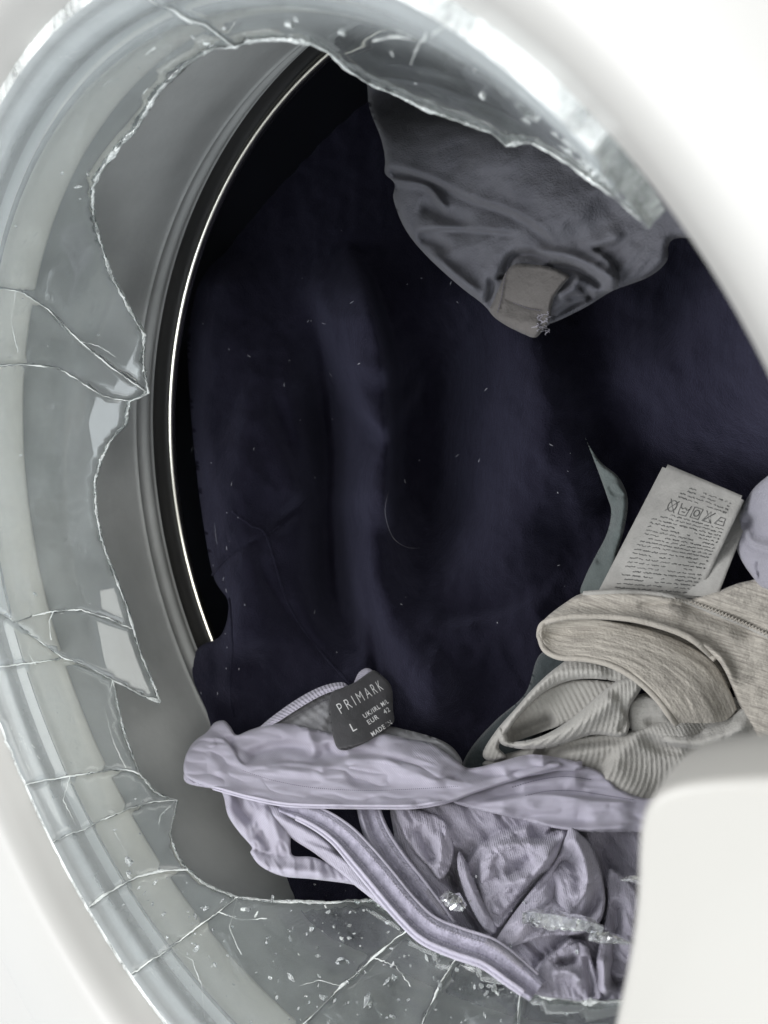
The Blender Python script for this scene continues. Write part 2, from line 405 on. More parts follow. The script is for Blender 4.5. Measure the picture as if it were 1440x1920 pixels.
revolve('cream_rim', [(.1602, .0152), (.1598, .020), (.1603, .0300), (.1625, .0312)], M_cream, machine)
gasket = revolve('rubber_gasket', [(.1632, .0305), (.1640, .036), (.1655, .046), (.1690, .060), (.1740, .076), (.1800, .0905), (.1822, .096), (.1826, .0985), (.1850, .1005), (.1868, .1035), (.1872, .107), (.1885, .1095), (.1905, .1115), (.1912, .1135)], M_rubber, machine, 260)
revolve('gasket_gap', [(.1912, .1135), (.1960, .116), (.1965, .124), (.1945, .127)], M_rubber_dark, machine)
drum = revolve('drum', [(.1945, .1270), (.205, .129), (.232, .134), (.243, .150), (.245, .30), (.244, .42), (.20, .445), (.002, .45)], M_drum, machine)
revolve('drum_lip', [(.1945, .1262), (.1930, .1236), (.1909, .1230), (.1899, .1248), (.1907, .1272), (.1932, .1285), (.1960, .1290)], M_steel, drum, 300)

# door handle block that reaches over the opening
def handle():
    yf = -.0285
    o = np.array([(1197, 1508), (1193, 1560), (1192, 1640), (1191, 1700), (1180, 1780), (1160, 1880), (1136, 1980), (1134, 2040), (1160, 2080), (1230, 2100), (1400, 2105), (1540, 2080), (1620, 2000), (1650, 1850), (1655, 1650), (1640, 1530), (1590, 1475), (1500, 1458), (1380, 1462), (1290, 1469), (1236, 1476), (1207, 1489)], float)
    P = []
    for k in range(len(o)):
        a, b = o[k], o[(k + 1) % len(o)]
        nn_ = max(2, int(np.linalg.norm(b - a) / 14))
        P += [a + (b - a) * t / nn_ for t in range(nn_)]
    P = np.array(P)
    for _ in range(14): P = (np.roll(P, 1, 0) + P + np.roll(P, -1, 0)) / 3
    pts = at_y(P[:, 0], P[:, 1], np.full(len(P), yf))[:, [0, 2]]
    tang = np.roll(pts, -1, 0) - np.roll(pts, 1, 0); nr = np.stack([tang[:, 1], -tang[:, 0]], 1); nr /= np.linalg.norm(nr, axis=1)[:, None] + 1e-9
    cen = pts.mean(0)
    if ((pts - cen) * nr).sum() < 0: nr = -nr
    V = []; lv = []; R_ = .0014
    for k in range(7):
        a = k / 6 * math.pi / 2; lv.append((-R_ * (1 - math.sin(a)), yf + R_ * (1 - math.cos(a))))
    lv = [(-R_ * (1 - math.sin(k / 6 * math.pi / 2)), yf + R_ * (1 - math.cos(k / 6 * math.pi / 2))) for k in range(7)]
    lv += [(.0003, yf + .007), (.0001, yf + .0115), (-.0008, yf + .0133), (-.003, yf + .014)]
    for off, y in lv:
        q = pts + nr * off; V += [(a, y, b) for a, b in q]
    n = len(pts); cen = at_y(np.float64(1330), np.float64(1690), yf)[[0, 2]]
    q0 = pts - nr * R_; ins = []
    for k, sc in enumerate((.93, .75, .5, .25)):
        ins.append([(cen[0] + (a - cen[0]) * sc, yf - .0004 * (1 - sc), cen[1] + (b - cen[1]) * sc) for a, b in q0])
    b0 = len(V)
    for r_ in ins: V += r_
    V.append((cen[0], yf - .0004, cen[1])); ci = len(V) - 1; Fc = []
    lev = [0] + [b0 + n * k for k in range(4)]
    for k in range(4):
        for i in range(n): j = (i + 1) % n; Fc.append((lev[k + 1] + i, lev[k + 1] + j, lev[k] + j, lev[k] + i))
    Fc += [(ci, lev[4] + (i + 1) % n, lev[4] + i) for i in range(n)]
    for l in range(len(lv) - 1):
        for i in range(n): j = (i + 1) % n; Fc.append((l * n + i, l * n + j, (l + 1) * n + j, (l + 1) * n + i))
    Fc.append(tuple((len(lv) - 1) * n + i for i in range(n))[::-1])
    sm = [True] * len(Fc)
    return mesh_obj('door_handle', V, Fc, M_handle, door, sm)
M_handle = plastic('ivory_plastic', (.37, .36, .335), .42, .05, 150, .02)
handle()

# ------------------------------------------------------------------ shattered door glass
GY = np.array([-.006, -.002, .0, .010, .020, .030, .040, .050, .060, .070, .078, .086])
GR = np.array([.1555, .1555, .155, .1525, .1500, .1475, .1448, .1410, .1352, .1272, .118, .104])
def prof_r(y):
    return np.interp(y, GY, GR)
_yy = np.linspace(-.006, .086, 400); _rr = prof_r(_yy)
for _ in range(40): _rr[1:-1] = (_rr[:-2] + _rr[2:] + 2 * _rr[1:-1]) / 4
def gr(y, ripple=True):
    r = np.interp(y, _yy, _rr)
    if ripple: r = r - .0011 * np.exp(-((y - .004) / .0022) ** 2) - .0008 * np.exp(-((y - .0115) / .0020) ** 2)
    return r
def to_glass(px, py):
    r = ray(px, py); ys = np.linspace(-.004, .085, 500)
    P = CAM + r * ((ys - CAM[1]) / r[1])[:, None]; rad = np.hypot(P[:, 0], P[:, 2]); g = gr(ys, False) - rad
    hit = None
    for i in range(len(ys) - 1):
        if g[i] > 0 >= g[i + 1]: hit = i; break
    if hit is None: hit = 0 if g[0] <= 0 else len(ys) - 2
    f_ = g[hit] / (g[hit] - g[hit + 1] + 1e-12) if g[hit] > 0 else 0
    p = P[hit] * (1 - f_) + P[hit + 1] * f_
    return (math.degrees(math.atan2(p[2], p[0])) % 360, p[1])
K = .15 * math.pi / 180
def gl(pts): return [np.array([t * K, y]) for t, y in (to_glass(np.float64(a), np.float64(b)) for a, b in pts)]
YR = -.003
def to_rim(path):      # path starts near the rim; add the point on the rim
    a = path[0]; return [np.array([a[0], YR])] + path if a[1] > YR + 1e-4 else path
C = {}
C['a'] = to_rim(gl([(1215, 425)]))
C['c1'] = to_rim(gl([(300, 2), (330, 20), (385, 45), (410, 65), (440, 88)]))
C['c2'] = to_rim(gl([(-60, 520), (0, 540), (40, 547), (90, 580), (150, 640), (210, 690), (278, 737)]))
C['c2b'] = to_rim(gl([(-80, 690), (0, 685), (45, 683), (110, 690), (150, 715), (185, 738), (210, 747), (243, 752)]))
c3 = gl([(-70, 1085), (0, 1150), (30, 1168), (60, 1192), (120, 1235), (150, 1243), (180, 1258), (212, 1276)])
c3u = gl([(60, 1155), (100, 1146), (150, 1143), (200, 1158), (250, 1180)])
C['c3'] = to_rim(c3)
C['c3b'] = to_rim(gl([(-60, 1262), (0, 1250), (60, 1243), (118, 1234)]))
C['c4'] = to_rim(gl([(50, 1470), (90, 1463), (130, 1456), (180, 1448), (215, 1443), (245, 1445), (262, 1452)]))
C['c5'] = to_rim(gl([(100, 1578), (130, 1565), (160, 1555), (190, 1538), (245, 1515), (290, 1503), (332, 1500)]))
C['c6'] = to_rim(gl([(168, 1700), (190, 1683), (215, 1668), (255, 1645), (300, 1633), (352, 1630)]))
C['c7'] = to_rim(gl([(250, 1825), (280, 1805), (320, 1778), (370, 1738), (410, 1710), (445, 1682)]))
C['c8'] = to_rim(gl([(540, 1950), (590, 1900), (640, 1850), (700, 1795), (740, 1762), (768, 1742)]))
C['c9'] = to_rim(gl([(775, 1960), (800, 1900), (825, 1845), (850, 1805), (868, 1780)]))
C['c10'] = to_rim(gl([(960, 2000), (972, 1900), (975, 1850)]))
C['z'] = to_rim(gl([(1190, 1875)]))
def G(p): return gl(p)
POLY = [
 C['a'] + G([(1160, 375), (1100, 330), (1050, 295), (1000, 268), (950, 272), (925, 250), (850, 222), (790, 200), (730, 172), (690, 155), (650, 130), (620, 100), (580, 78), (520, 72), (470, 76)]) + C['c1'][::-1],
 C['c1'] + G([(400, 90), (350, 120), (300, 168), (270, 215), (250, 248), (215, 285), (190, 320), (175, 348), (174, 400), (190, 460), (210, 520), (240, 575), (270, 628), (268, 680)]) + C['c2'][::-1],
 C['c2'] + G([(262, 745)]) + C['c2b'][::-1],
 C['c2b'] + G([(235, 795), (205, 830), (188, 865), (178, 900), (180, 960), (190, 1010), (215, 1080), (235, 1130)]) + c3u[::-1] + C['c3'][:len(C['c3']) - 5][::-1],
 C['c3'][len(C['c3']) - 6:len(C['c3']) - 5] + c3u + G([(265, 1230), (285, 1275), (300, 1316), (262, 1302), (232, 1285)]) + C['c3'][len(C['c3']) - 5:][::-1],
 C['c3'][:len(C['c3']) - 3] + C['c3b'][::-1],
 C['c3b'] + C['c3'][len(C['c3']) - 3:] + G([(222, 1330), (235, 1380), (255, 1435)]) + C['c4'][::-1],
 C['c4'] + G([(290, 1485), (310, 1495)]) + C['c5'][::-1],
 C['c5'] + G([(325, 1530), (318, 1560), (325, 1590), (340, 1618)]) + C['c6'][::-1],
 C['c6'] + G([(380, 1655), (410, 1670)]) + C['c7'][::-1],
 C['c7'] + G([(480, 1686), (560, 1690), (650, 1690), (700, 1688), (740, 1712)]) + C['c8'][::-1],
 C['c8'] + G([(800, 1765), (830, 1790)]) + C['c9'][::-1],
 C['c9'] + G([(900, 1805), (930, 1815), (960, 1835)]) + C['c10'][::-1],
 C['c10'] + G([(1010, 1865), (1060, 1875), (1120, 1880)]) + C['z'][::-1],
]
from mathutils.geometry import delaunay_2d_cdt
TH = .0038
def glass_map(s, y, inner, t=TH):
    th = s / .15; r = gr(y); dr = (gr(y + .0008) - gr(y - .0008)) / .0016
    nl = np.sqrt(1 + dr * dr); tk = t * (0 if inner else 1)
    rr = r + tk / nl; yy = y - tk * dr / nl
    return np.stack([rr * np.cos(th), yy, rr * np.sin(th)], -1)
def make_shard(poly, seed):
    rs = np.random.RandomState(seed)
    P = np.array(poly); keep = [0]
    for i in range(1, len(P)):
        if np.linalg.norm(P[i] - P[keep[-1]]) > 2e-4: keep.append(i)
    P = P[keep]
    if np.linalg.norm(P[0] - P[-1]) < 2e-4: P = P[:-1]
    Q = []
    for i in range(len(P)):
        a, b = P[i], P[(i + 1) % len(P)]; L_ = np.linalg.norm(b - a); k = max(1, int(L_ / .0013))
        rim = abs(a[1] - YR) < 1e-4 and abs(b[1] - YR) < 1e-4
        for j in range(k):
            q = a + (b - a) * j / k
            if j and not rim:
                q = q + rs.randn(2) * .00013
            Q.append(q)
    Q = np.array(Q)
    area_ = .5 * (Q[:, 0] * np.roll(Q[:, 1], -1) - np.roll(Q[:, 0], -1) * Q[:, 1]).sum()
    if area_ < 0: Q = Q[::-1]
    t = np.roll(Q, -1, 0) - np.roll(Q, 1, 0); nr = np.stack([-t[:, 1], t[:, 0]], 1); nr /= np.linalg.norm(nr, axis=1)[:, None] + 1e-9
    Q = Q + nr * .00014
    lo = Q.min(0); hi = Q.max(0); st = .0022
    gx, gy = np.meshgrid(np.arange(lo[0], hi[0], st), np.r_[np.arange(lo[1], min(hi[1], .017), .0011), np.arange(.017, max(hi[1], .0171), st)])
    gx = gx.ravel(); gy = gy.ravel()
    d = polydist(gx, gy, np.vstack([Q, Q[:1]]))[0]; ok = inside(gx, gy, Q) & (d > .0016)
    oth = np.full(len(Q), 9.)
    for k2, pl in enumerate(POLY):
        if k2 != seed:
            q2 = np.array(pl); oth = np.minimum(oth, polydist(Q[:, 0], Q[:, 1], np.vstack([q2, q2[:1]]))[0])
    dl = np.where(oth < .0006, .0003, .0007 + .0005 * fbm(Q[:, 0] / .004, Q[:, 1] / .004, 3)); dl = np.where(Q[:, 1] < YR + 3e-4, 0, np.clip(dl, .0002, .0013))
    pts = np.vstack([Q, np.stack([gx[ok], gy[ok]], 1)]); bnd = {tuple(np.round(q, 6)): k2 for k2, q in enumerate(Q)}
    r = delaunay_2d_cdt([Vector(p) for p in pts.tolist()], [], [list(range(len(Q)))], 1, 1e-7)
    v2 = np.array([tuple(v) for v in r[0]]); fc = [tuple(f) for f in r[2]]
    va = v2.copy()
    for k2 in range(len(v2)):
        kk = bnd.get(tuple(np.round(v2[k2], 6)))
        if kk is not None: va[k2] = v2[k2] - nr[kk] * dl[kk]
    a = glass_map(va[:, 0], va[:, 1], True); b = glass_map(v2[:, 0], v2[:, 1], False); n = len(v2)
    # boundary edges
    key = {}
    for f in fc:
        for i in range(len(f)):
            e = (f[i], f[(i + 1) % len(f)])
            if (e[1], e[0]) in key: del key[(e[1], e[0])]
            else: key[e] = 1
    F_ = [f for f in fc] + [tuple(i + n for i in f)[::-1] for f in fc]; nb = len(F_)
    # fracture walls in two strips with a jagged middle line
    bv = sorted({i for e in key for i in e}); mp = {i: 2 * n + k for k, i in enumerate(bv)}
    nrm_ = {}
    a0 = glass_map(v2[:, 0], v2[:, 1], True); mid = a0[bv] * .65 + b[bv] * .35
    jit = rs.randn(len(bv), 3) * .00022; mid = mid + jit
    for e in key:
        F_.append((e[1], e[0], mp[e[0]], mp[e[1]])); F_.append((mp[e[1]], mp[e[0]], e[0] + n, e[1] + n))
    V = np.vstack([a, b, mid])
    fm = [0] * nb + [1] * (len(F_) - nb); sm = [True] * nb + [False] * (len(F_) - nb)
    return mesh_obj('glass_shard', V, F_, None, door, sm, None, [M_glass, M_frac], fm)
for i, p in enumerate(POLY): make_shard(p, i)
# pale crushed lines along the cracks and the broken lip
def lines(name, path, r, seed, mt=None, hi=1.0):
    q = resample(np.array(path), max(12, int(np.linalg.norm(np.diff(np.array(path), axis=0), axis=1).sum() / .0007)))
    q = q + np.random.RandomState(seed).randn(*q.shape) * .00010
    p = glass_map(q[:, 0], q[:, 1], True); p[:, [0, 2]] *= .9988
    nz = fbm(q[:, 0] / .006 + seed, q[:, 1] / .006, 4); rad = r * np.clip(.55 + 1.5 * nz, .12, 1.7) * hi
    V = []; Fc = []; sg = 5; n = len(p); T = np.gradient(p, axis=0); T /= np.linalg.norm(T, axis=1)[:, None] + 1e-12
    for i in range(n):
        nrad = np.array([p[i, 0], 0, p[i, 2]]); nrad /= np.linalg.norm(nrad); b = np.cross(T[i], nrad); b /= np.linalg.norm(b) + 1e-9
        for k in range(sg):
            a = 2 * math.pi * k / sg + .4 * math.sin(i * 1.7); V.append(p[i] + rad[i] * (math.cos(a) * nrad * .7 + math.sin(a) * b * 1.25))
    for i in range(n - 1):
        for k in range(sg): Fc.append((i * sg + k, i * sg + (k + 1) % sg, (i + 1) * sg + (k + 1) % sg, (i + 1) * sg + k))
    return mesh_obj(name, V, Fc, mt or M_dust, door, False)
for i, k in enumerate(['c1', 'c2', 'c2b', 'c3', 'c3b', 'c4', 'c5', 'c6', 'c7', 'c8', 'c9', 'c10']):
    lines('crack', C[k], .00026 if k not in ('c8', 'c9', 'c1', 'c6') else .00042, i)
lines('crack', c3u, .00024, 31)
EDG = [[(1215, 425), (1160, 375), (1100, 330), (1050, 295), (1000, 268), (950, 272), (925, 250), (850, 222), (790, 200), (730, 172), (690, 155), (650, 130), (620, 100), (580, 78), (520, 72), (470, 76), (440, 88)],
 [(440, 88), (400, 90), (350, 120), (300, 168), (270, 215), (250, 248), (215, 285), (190, 320), (175, 348), (174, 400), (190, 460), (210, 520), (240, 575), (270, 628), (268, 680), (278, 737)],
 [(278, 737), (262, 745), (243, 752), (235, 795), (205, 830), (188, 865), (178, 900), (180, 960), (190, 1010), (215, 1080), (235, 1130), (250, 1180), (265, 1230), (285, 1275), (300, 1316)],
 [(300, 1316), (262, 1302), (232, 1285), (212, 1276)], [(212, 1276), (222, 1330), (235, 1380), (255, 1435), (262, 1452), (290, 1485), (310, 1495), (332, 1500)],
 [(332, 1500), (325, 1530), (318, 1560), (325, 1590), (340, 1618), (352, 1632), (380, 1655), (410, 1670), (445, 1682)],
 [(445, 1682), (480, 1686), (560, 1690), (650, 1690), (700, 1688), (740, 1712), (768, 1742), (800, 1765), (830, 1790), (868, 1780)],
 [(868, 1780), (900, 1805), (930, 1815), (960, 1835), (975, 1850), (1010, 1865), (1060, 1875), (1120, 1880), (1190, 1875)]]
HAIR = [[(150, 640), (185, 648), (215, 668)], [(60, 1192), (52, 1225), (66, 1246)], [(212, 1276), (196, 1330), (214, 1395), (236, 1440)], [(130, 1456), (118, 1500), (142, 1548)], [(330, 1500), (300, 1530), (296, 1560)],
 [(255, 1645), (238, 1600), (215, 1560)], [(410, 1710), (450, 1725), (500, 1722)], [(320, 1778), (360, 1800), (378, 1850), (384, 1910)], [(640, 1850), (600, 1838), (560, 1850)], [(700, 1795), (742, 1812), (770, 1850)],
 [(445, 1682), (430, 1740), (452, 1790)], [(30, 545), (20, 600), (34, 660)], [(100, 1146), (92, 1165), (96, 1200)], [(770, 120), (800, 60), (850, 30)], [(440, 88), (400, 75), (360, 70)], [(700, 75), (745, 68), (780, 74)]]
for i, e in enumerate(HAIR): lines('hairline_crack', gl(e), .00013 if i % 3 else .0002, 150 + i)
for i, e in enumerate(EDG): lines('chipped_edge', gl(e), (.0007, .0007, .0006, .0006, .00035, .00045, .0007, .0008)[i], 50 + i, M_frac)
# chips and flakes broken out of the face of the glass
for i, (x_, y_, L_, a_) in enumerate([(280, 95, 22, -.75), (385, 80, 10, 0), (272, 170, 12, -.9), (115, 1150, 6, 0), (240, 1640, 17, 1.2), (455, 1705, 10, 0), (735, 100, 9, 1.1), (890, 130, 8, .9), (905, 180, 6, 1.3), (990, 192, 4, 0), (540, 45, 12, .1), (640, 60, 8, .4), (70, 1420, 9, 1.1), (60, 1400, 7, .8), (610, 1700, 6, 1), (480, 1715, 12, -1.1), (690, 1880, 12, .5), (560, 1790, 5, 1), (930, 1860, 14, 1.2), (640, 1760, 5, .3)]):
    q = np.linspace(-.5, .5, 7); P_ = gl([(x_ + L_ * t * math.cos(a_) + 2 * t * t * L_ / 4, y_ + L_ * t * math.sin(a_)) for t in q])
    lines('glass_flake', P_, .0007 if L_ > 9 else .00045, 90 + i)
# ------------------------------------------------------------------ laundry
DN0 = plane3((400, 600, .44), (1400, 800, .295), (430, 1550, .372))
def sstep(a): a = np.clip(a, 0, 1); return a * a * (3 - 2 * a)
def DN(x, y): return DN0(x, y) - .085 * sstep((x - 1020) / 480) * sstep((960 - y) / 300) - .03 * sstep((x - 1250) / 250) * sstep((1100 - y) / 300) - .020 * sstep((y - 1590) / 110) * sstep((x - 470) / 120)      # navy fleece filling the drum
DG = plane3((750, 330, .300), (1240, 480, .225), (1000, 620, .262))     # dark grey garment hanging at the top right
DL = plane3((350, 1430, .335), (1000, 1840, .218), (1150, 1450, .262))  # lavender top draped over the bottom
DB = plane3((900, 1400, .292), (1440, 1100, .240), (1300, 1450, .250))  # beige and heather knits at the right
DE = plane3((1100, 850, .300), (1120, 1100, .292), (1200, 1000, .280))

def rot_uv(ang, sx, sy=None):
    c, s = math.cos(math.radians(ang)), math.sin(math.radians(ang)); sy = sy or sx
    return lambda x, y: ((x * c + y * s) / sx, (-x * s + y * c) / sy)

# --- navy fleece
navy_f = [
 ('s', 30, 40, [(600, 520), (605, 600), (640, 720), (680, 790), (735, 835)], (.3, .1)),
 ('s', 46, 40, [(735, 1010), (740, 900), (738, 760), (730, 660), (690, 520), (640, 430)], (.15, .3)), ('r', 26, 60, [(660, 470), (690, 600), (700, 740)], (.3, .2)),
 ('r', 26, 60, [(430, 460), (430, 560), (450, 760), (440, 950), (470, 1100), (450, 1260)], (.1, .1)),
 ('v', 9, 18, [(500, 700), (540, 820), (575, 930), (500, 1000)], (.3, .1)),
 ('c', 7, 12, [(580, 930), (540, 970), (500, 1005), (440, 1035), (400, 1075)], (.2, .2)),
 ('c', 6, 14, [(500, 1005), (490, 1060), (540, 1150), (640, 1260)], (.1, .3)),
 ('r', 10, 30, [(420, 1100), (430, 1200), (440, 1330)], (.2, .2)),
 ('s', 14, 36, [(700, 1380), (690, 1160), (665, 1020), (665, 930), (700, 850)], (.2, .2)),
 ('r', 26, 60, [(700, 860), (680, 1000), (720, 1150), (800, 1280), (820, 1400)], (.2, .2)),
 ('v', 100, 42, [(590, 560), (605, 700), (622, 850), (625, 1000), (640, 1140), (720, 1290)], (.35, .35)),
 ('v', 55, 70, [(800, 520), (815, 700), (820, 860), (800, 1060), (820, 1160)], (.35, .35)), ('r', 20, 70, [(960, 620), (980, 800), (960, 1000), (900, 1150)], (.3, .3)),
 ('s', 10, 60, [(1060, 1080), (960, 1140), (850, 1165), (780, 1130)], (.3, .3)),
 ('r', 34, 80, [(880, 420), (1000, 640), (1060, 860), (1080, 1060)], (.3, .3)),
 ('r', 14, 80, [(1180, 600), (1260, 760), (1330, 900)], (.3, .3)),
 ('r', 8, 26, [(400, 560), (385, 760), (395, 960)], (.2, .3)),
 ('v', 6, 22, [(470, 560), (455, 700), (420, 850)], (.3, .3)),
]
navy, navy_s = sheet('navy_fleece_garment',
 [(600, -30), (480, 180), (405, 330), (368, 440), (352, 560), (352, 680), (362, 820), (378, 960), (400, 1080), (428, 1130), (415, 1190), (372, 1215), (350, 1265), (352, 1310), (372, 1370), (400, 1440),
  (436, 1560), (428, 1620), (455, 1680), (520, 1730), (600, 1770), (690, 1800), (780, 1850), (900, 1900), (1100, 1960), (1300, 1900), (1500, 1500), (1560, 900), (1500, 300), (1200, -40), (800, -80)],
 DN, navy_f, M_navy, step=5.5, edge=40, drop=16, noise=(5, 110), skirt=22, fine=lambda x, y: 1.6 * fbm(x / 24, y / 24, 4) + 3.5 * (.3 - np.abs(fbm(x / 70 + 9, y / 120, 3)) * 1.4))
tag(navy, 'large navy blue fleece garment filling the drum, deep folds in its middle, flecked with lint', 'garment')
for sp_ in ([(398, 1078), (440, 1036), (500, 1006), (545, 968), (582, 928)], [(436, 958), (470, 985), (500, 1006), (540, 1130), (600, 1220), (665, 1290)], [(430, 1120), (436, 1200), (432, 1300), (440, 1345)]):
    q = resample(crom(sp_, 12), 90); tube('seam', navy_s(q[:, 0], q[:, 1], .1), .0007, M_navy, navy)
# tuft of lint and loose hairs
c = ([], [])
for i in range(52):
    x = rng.uniform(380, 1080); y = rng.uniform(480, 1320)
    if i > 36: x = rng.gauss(420, 22); y = rng.gauss(1150, 140)
    L_ = rng.choice([2, 3, 3, 4, 5, 8]); a = rng.uniform(0, 6.28) if i < 36 else rng.uniform(1.1, 1.9)
    q = np.linspace(-.5, .5, 5); xs = x + q * L_ * math.cos(a) + 2 * q * q; ys = y + q * L_ * math.sin(a)
    tube('', navy_s(xs, ys, .4), .00013 + .00012 * rng.random(), None, seg=4, taper=True, collect=c)
for hx in ([(728, 925), (722, 960), (735, 1005), (760, 1025), (788, 1028)], [(402, 980), (405, 1010), (408, 1022)], [(370, 850), (362, 838), (358, 850)]):
    q = crom(hx, 6); tube('', navy_s(q[:, 0], q[:, 1], .6), .00007, None, seg=4, taper=True, collect=c)
o = mesh_obj('lint', c[0], c[1], M_lint, navy); o['kind'] = 'stuff'

# --- dark grey garment at the top right
grey_f = [
 ('v', 58, 62, [(600, 200), (700, 170), (800, 150), (920, 150), (1040, 170)], (.01, .3)),
 ('s', 9, 16, [(728, 322), (740, 318), (800, 335), (880, 372), (960, 400), (1010, 430), (1045, 465)], (.02, .12)),
 ('r', 5, 7, [(733, 338), (775, 342), (805, 352), (830, 385), (850, 410)], (.05, .25)),
 ('s', 5, 12, [(775, 436), (830, 430), (900, 432), (975, 440)], (.1, .2)),
 ('v', 5, 10, [(780, 445), (820, 455), (850, 475)], (.2, .3)),
 ('v', 8, 9, [(940, 530), (950, 505), (965, 480), (1010, 480), (1040, 490)], (.1, .3)),
 ('v', 5, 7, [(925, 590), (920, 560), (930, 530), (945, 515)], (.2, .1)),
 ('r', 6, 10, [(1000, 470), (1070, 480), (1130, 510), (1155, 535)], (.1, .1)),
 ('v', 5, 7, [(1020, 500), (1080, 505), (1140, 545)], (.1, .2)),
 ('v', 4, 5, [(1080, 530), (1095, 545), (1110, 565)], (.2, .2)), ('v', 4, 5, [(1060, 560), (1095, 556), (1115, 550)], (.2, .2)),
 ('r', 7, 60, [(860, 280), (980, 330), (1120, 430)], (.2, .2)),
 ('s', 4, 20, [(1080, 470), (1130, 462), (1180, 440)], (.3, .3)),
 ('v', 7, 7, [(1030, 600), (1070, 575), (1110, 560), (1150, 548)], (.1, .2)), ('r', 5, 8, [(1040, 560), (1075, 540), (1090, 515)], (.2, .2)), ('s', 6, 10, [(1150, 555), (1158, 520), (1135, 480), (1090, 462)], (.1, .3)),
 ('v', 5, 6, [(905, 575), (920, 545), (918, 515)], (.2, .2)), ('r', 5, 10, [(800, 470), (860, 520), (905, 555)], (.2, .2)), ('v', 6, 14, [(780, 380), (850, 410), (900, 420)], (.2, .3)),
]
def grey_fine(x, y):
    e_ = 2.0 * (.3 - np.abs(fbm(x / 80, y / 55 + 4, 3)) * 1.4)
    t = np.clip(1 - np.hypot(x - 1165, y - 500) / 90, 0, 1)
    return e_ + .7 * t * np.sin((x * .75 + y * .65) / 3.4)
grey, grey_s = sheet('dark_grey_garment',
 [(715, 262), (722, 300), (722, 325), (740, 345), (738, 375), (760, 430), (800, 480), (860, 535), (905, 570), (925, 592), (950, 610), (985, 628), (1003, 632), (1020, 612), (1050, 600), (1100, 575), (1150, 545), (1215, 520), (1250, 490), (1260, 450), (1330, 420), (1300, 200), (1000, 90), (720, 90), (690, 180)],
 DG, grey_f, M_dgrey, step=4.0, edge=16, drop=7, noise=(1.4, 60), skirt=9, lift=0, fine=grey_fine, uvf=rot_uv(30, 60))
tag(grey, 'dark grey cotton garment with a seamed hem hanging at the top right behind the glass', 'garment')
# folded hem tab with frayed end
M_taupe = fabric('taupe_cotton', (.125, .116, .11), (.095, .088, .084), knit=0, weave=1400, sheen=.12)
tab, tab_s = sheet('hem_tab', [(925, 565), (940, 530), (950, 508), (968, 494), (1000, 496), (1030, 500), (1052, 508), (1068, 518), (1058, 532), (1040, 556), (1034, 578), (1030, 604), (1016, 622), (1003, 633), (982, 626), (952, 612), (926, 594), (918, 580)],
 DG, [('c', 1.6, 3, [(945, 560), (985, 575), (1020, 580)], (.05, .05)), ('c', 1.4, 3, [(955, 500), (948, 540), (938, 590)], (.1, .1)), ('r', 2, 14, [(940, 590), (980, 608), (1015, 608)], (.1, .1))],
 M_taupe, grey, step=2.5, edge=8, drop=4, lift=6, noise=(1.2, 30), uvf=rot_uv(25, 60))
c = ([], [])
for i in range(26):
    x = rng.uniform(1004, 1028); y = rng.uniform(588, 622); q = np.linspace(0, 1, 6); a = rng.uniform(0, 6.28)
    tube('', tab_s(x + 8 * q * math.cos(a) + 3 * np.sin(q * 6), y + 8 * q * math.sin(a), rng.uniform(.1, .8)), .00010, None, seg=4, collect=c)
o = mesh_obj('frayed_thread', c[0], c[1], M_thread, tab); o['kind'] = 'stuff'
def on(surf, pts, up=.25):
    P = crom(pts, 14); P = resample(P, 80)
    def f(t):
        x = np.interp(t, np.linspace(0, 1, 80), P[:, 0]); y = np.interp(t, np.linspace(0, 1, 80), P[:, 1]); return surf(x, y, up)
    return f
stitches('hem_stitch', on(tab_s, [(952, 500), (945, 530), (940, 560), (932, 588)]), 16, .00018, M_thread_dk, tab)
stitches('hem_stitch', on(tab_s, [(962, 567), (990, 578), (1015, 582)]), 12, .00018, M_thread_dk, tab)

# --- grey green strip of cloth
green, green_s = sheet('green_cloth_strip', [(1098, 822), (1106, 838), (1128, 868), (1160, 895), (1177, 935), (1172, 985), (1160, 1030), (1150, 1075), (1140, 1115), (1090, 1115), (1098, 1080), (1118, 1040), (1138, 1000), (1146, 960), (1138, 930), (1122, 885)],
 DE, [('c', 3, 5, [(1140, 912), (1152, 925), (1172, 930)], (.1, .2)), ('v', 3, 8, [(1146, 940), (1140, 1000), (1118, 1060)], (.1, .1)), ('r', 3, 8, [(1150, 900), (1168, 940), (1160, 1000)], (.1, .1))],
 M_green, step=3, edge=8, drop=3, lift=12, noise=(.8, 30))
tag(green, 'narrow grey green strip of cloth curling up between the navy fleece and the care label', 'cloth')

# --- heather grey garment with a looped hem
heath_up = [
 ('r', 4, 12, [(1020, 1165), (1080, 1153), (1180, 1160), (1250, 1180), (1340, 1225), (1380, 1290)], (.05, .1)),
 ('c', 2.5, 4, [(1190, 1137), (1240, 1130), (1280, 1134)], (.2, .2)),
 ('v', 4, 18, [(1260, 1110), (1330, 1150), (1440, 1190)], (.2, .2)),
]
hb, hb_s = sheet('heather_grey_garment', [(1094, 1112), (1150, 1108), (1230, 1114), (1290, 1122), (1340, 1110), (1400, 1090), (1500, 1080), (1560, 1200), (1540, 1420), (1440, 1400), (1390, 1330), (1360, 1260), (1330, 1225), (1250, 1182), (1180, 1165), (1100, 1160), (1040, 1170), (1018, 1200), (1011, 1188), (1020, 1162), (1060, 1130)],
 DB, heath_up, M_heather, step=3.5, edge=9, drop=4, noise=(1.2, 50), lift=3, skirt=7, uvf=rot_uv(18, 120))
tag(hb, 'heather grey jersey garment with a looped hem and a pale care label', 'garment')
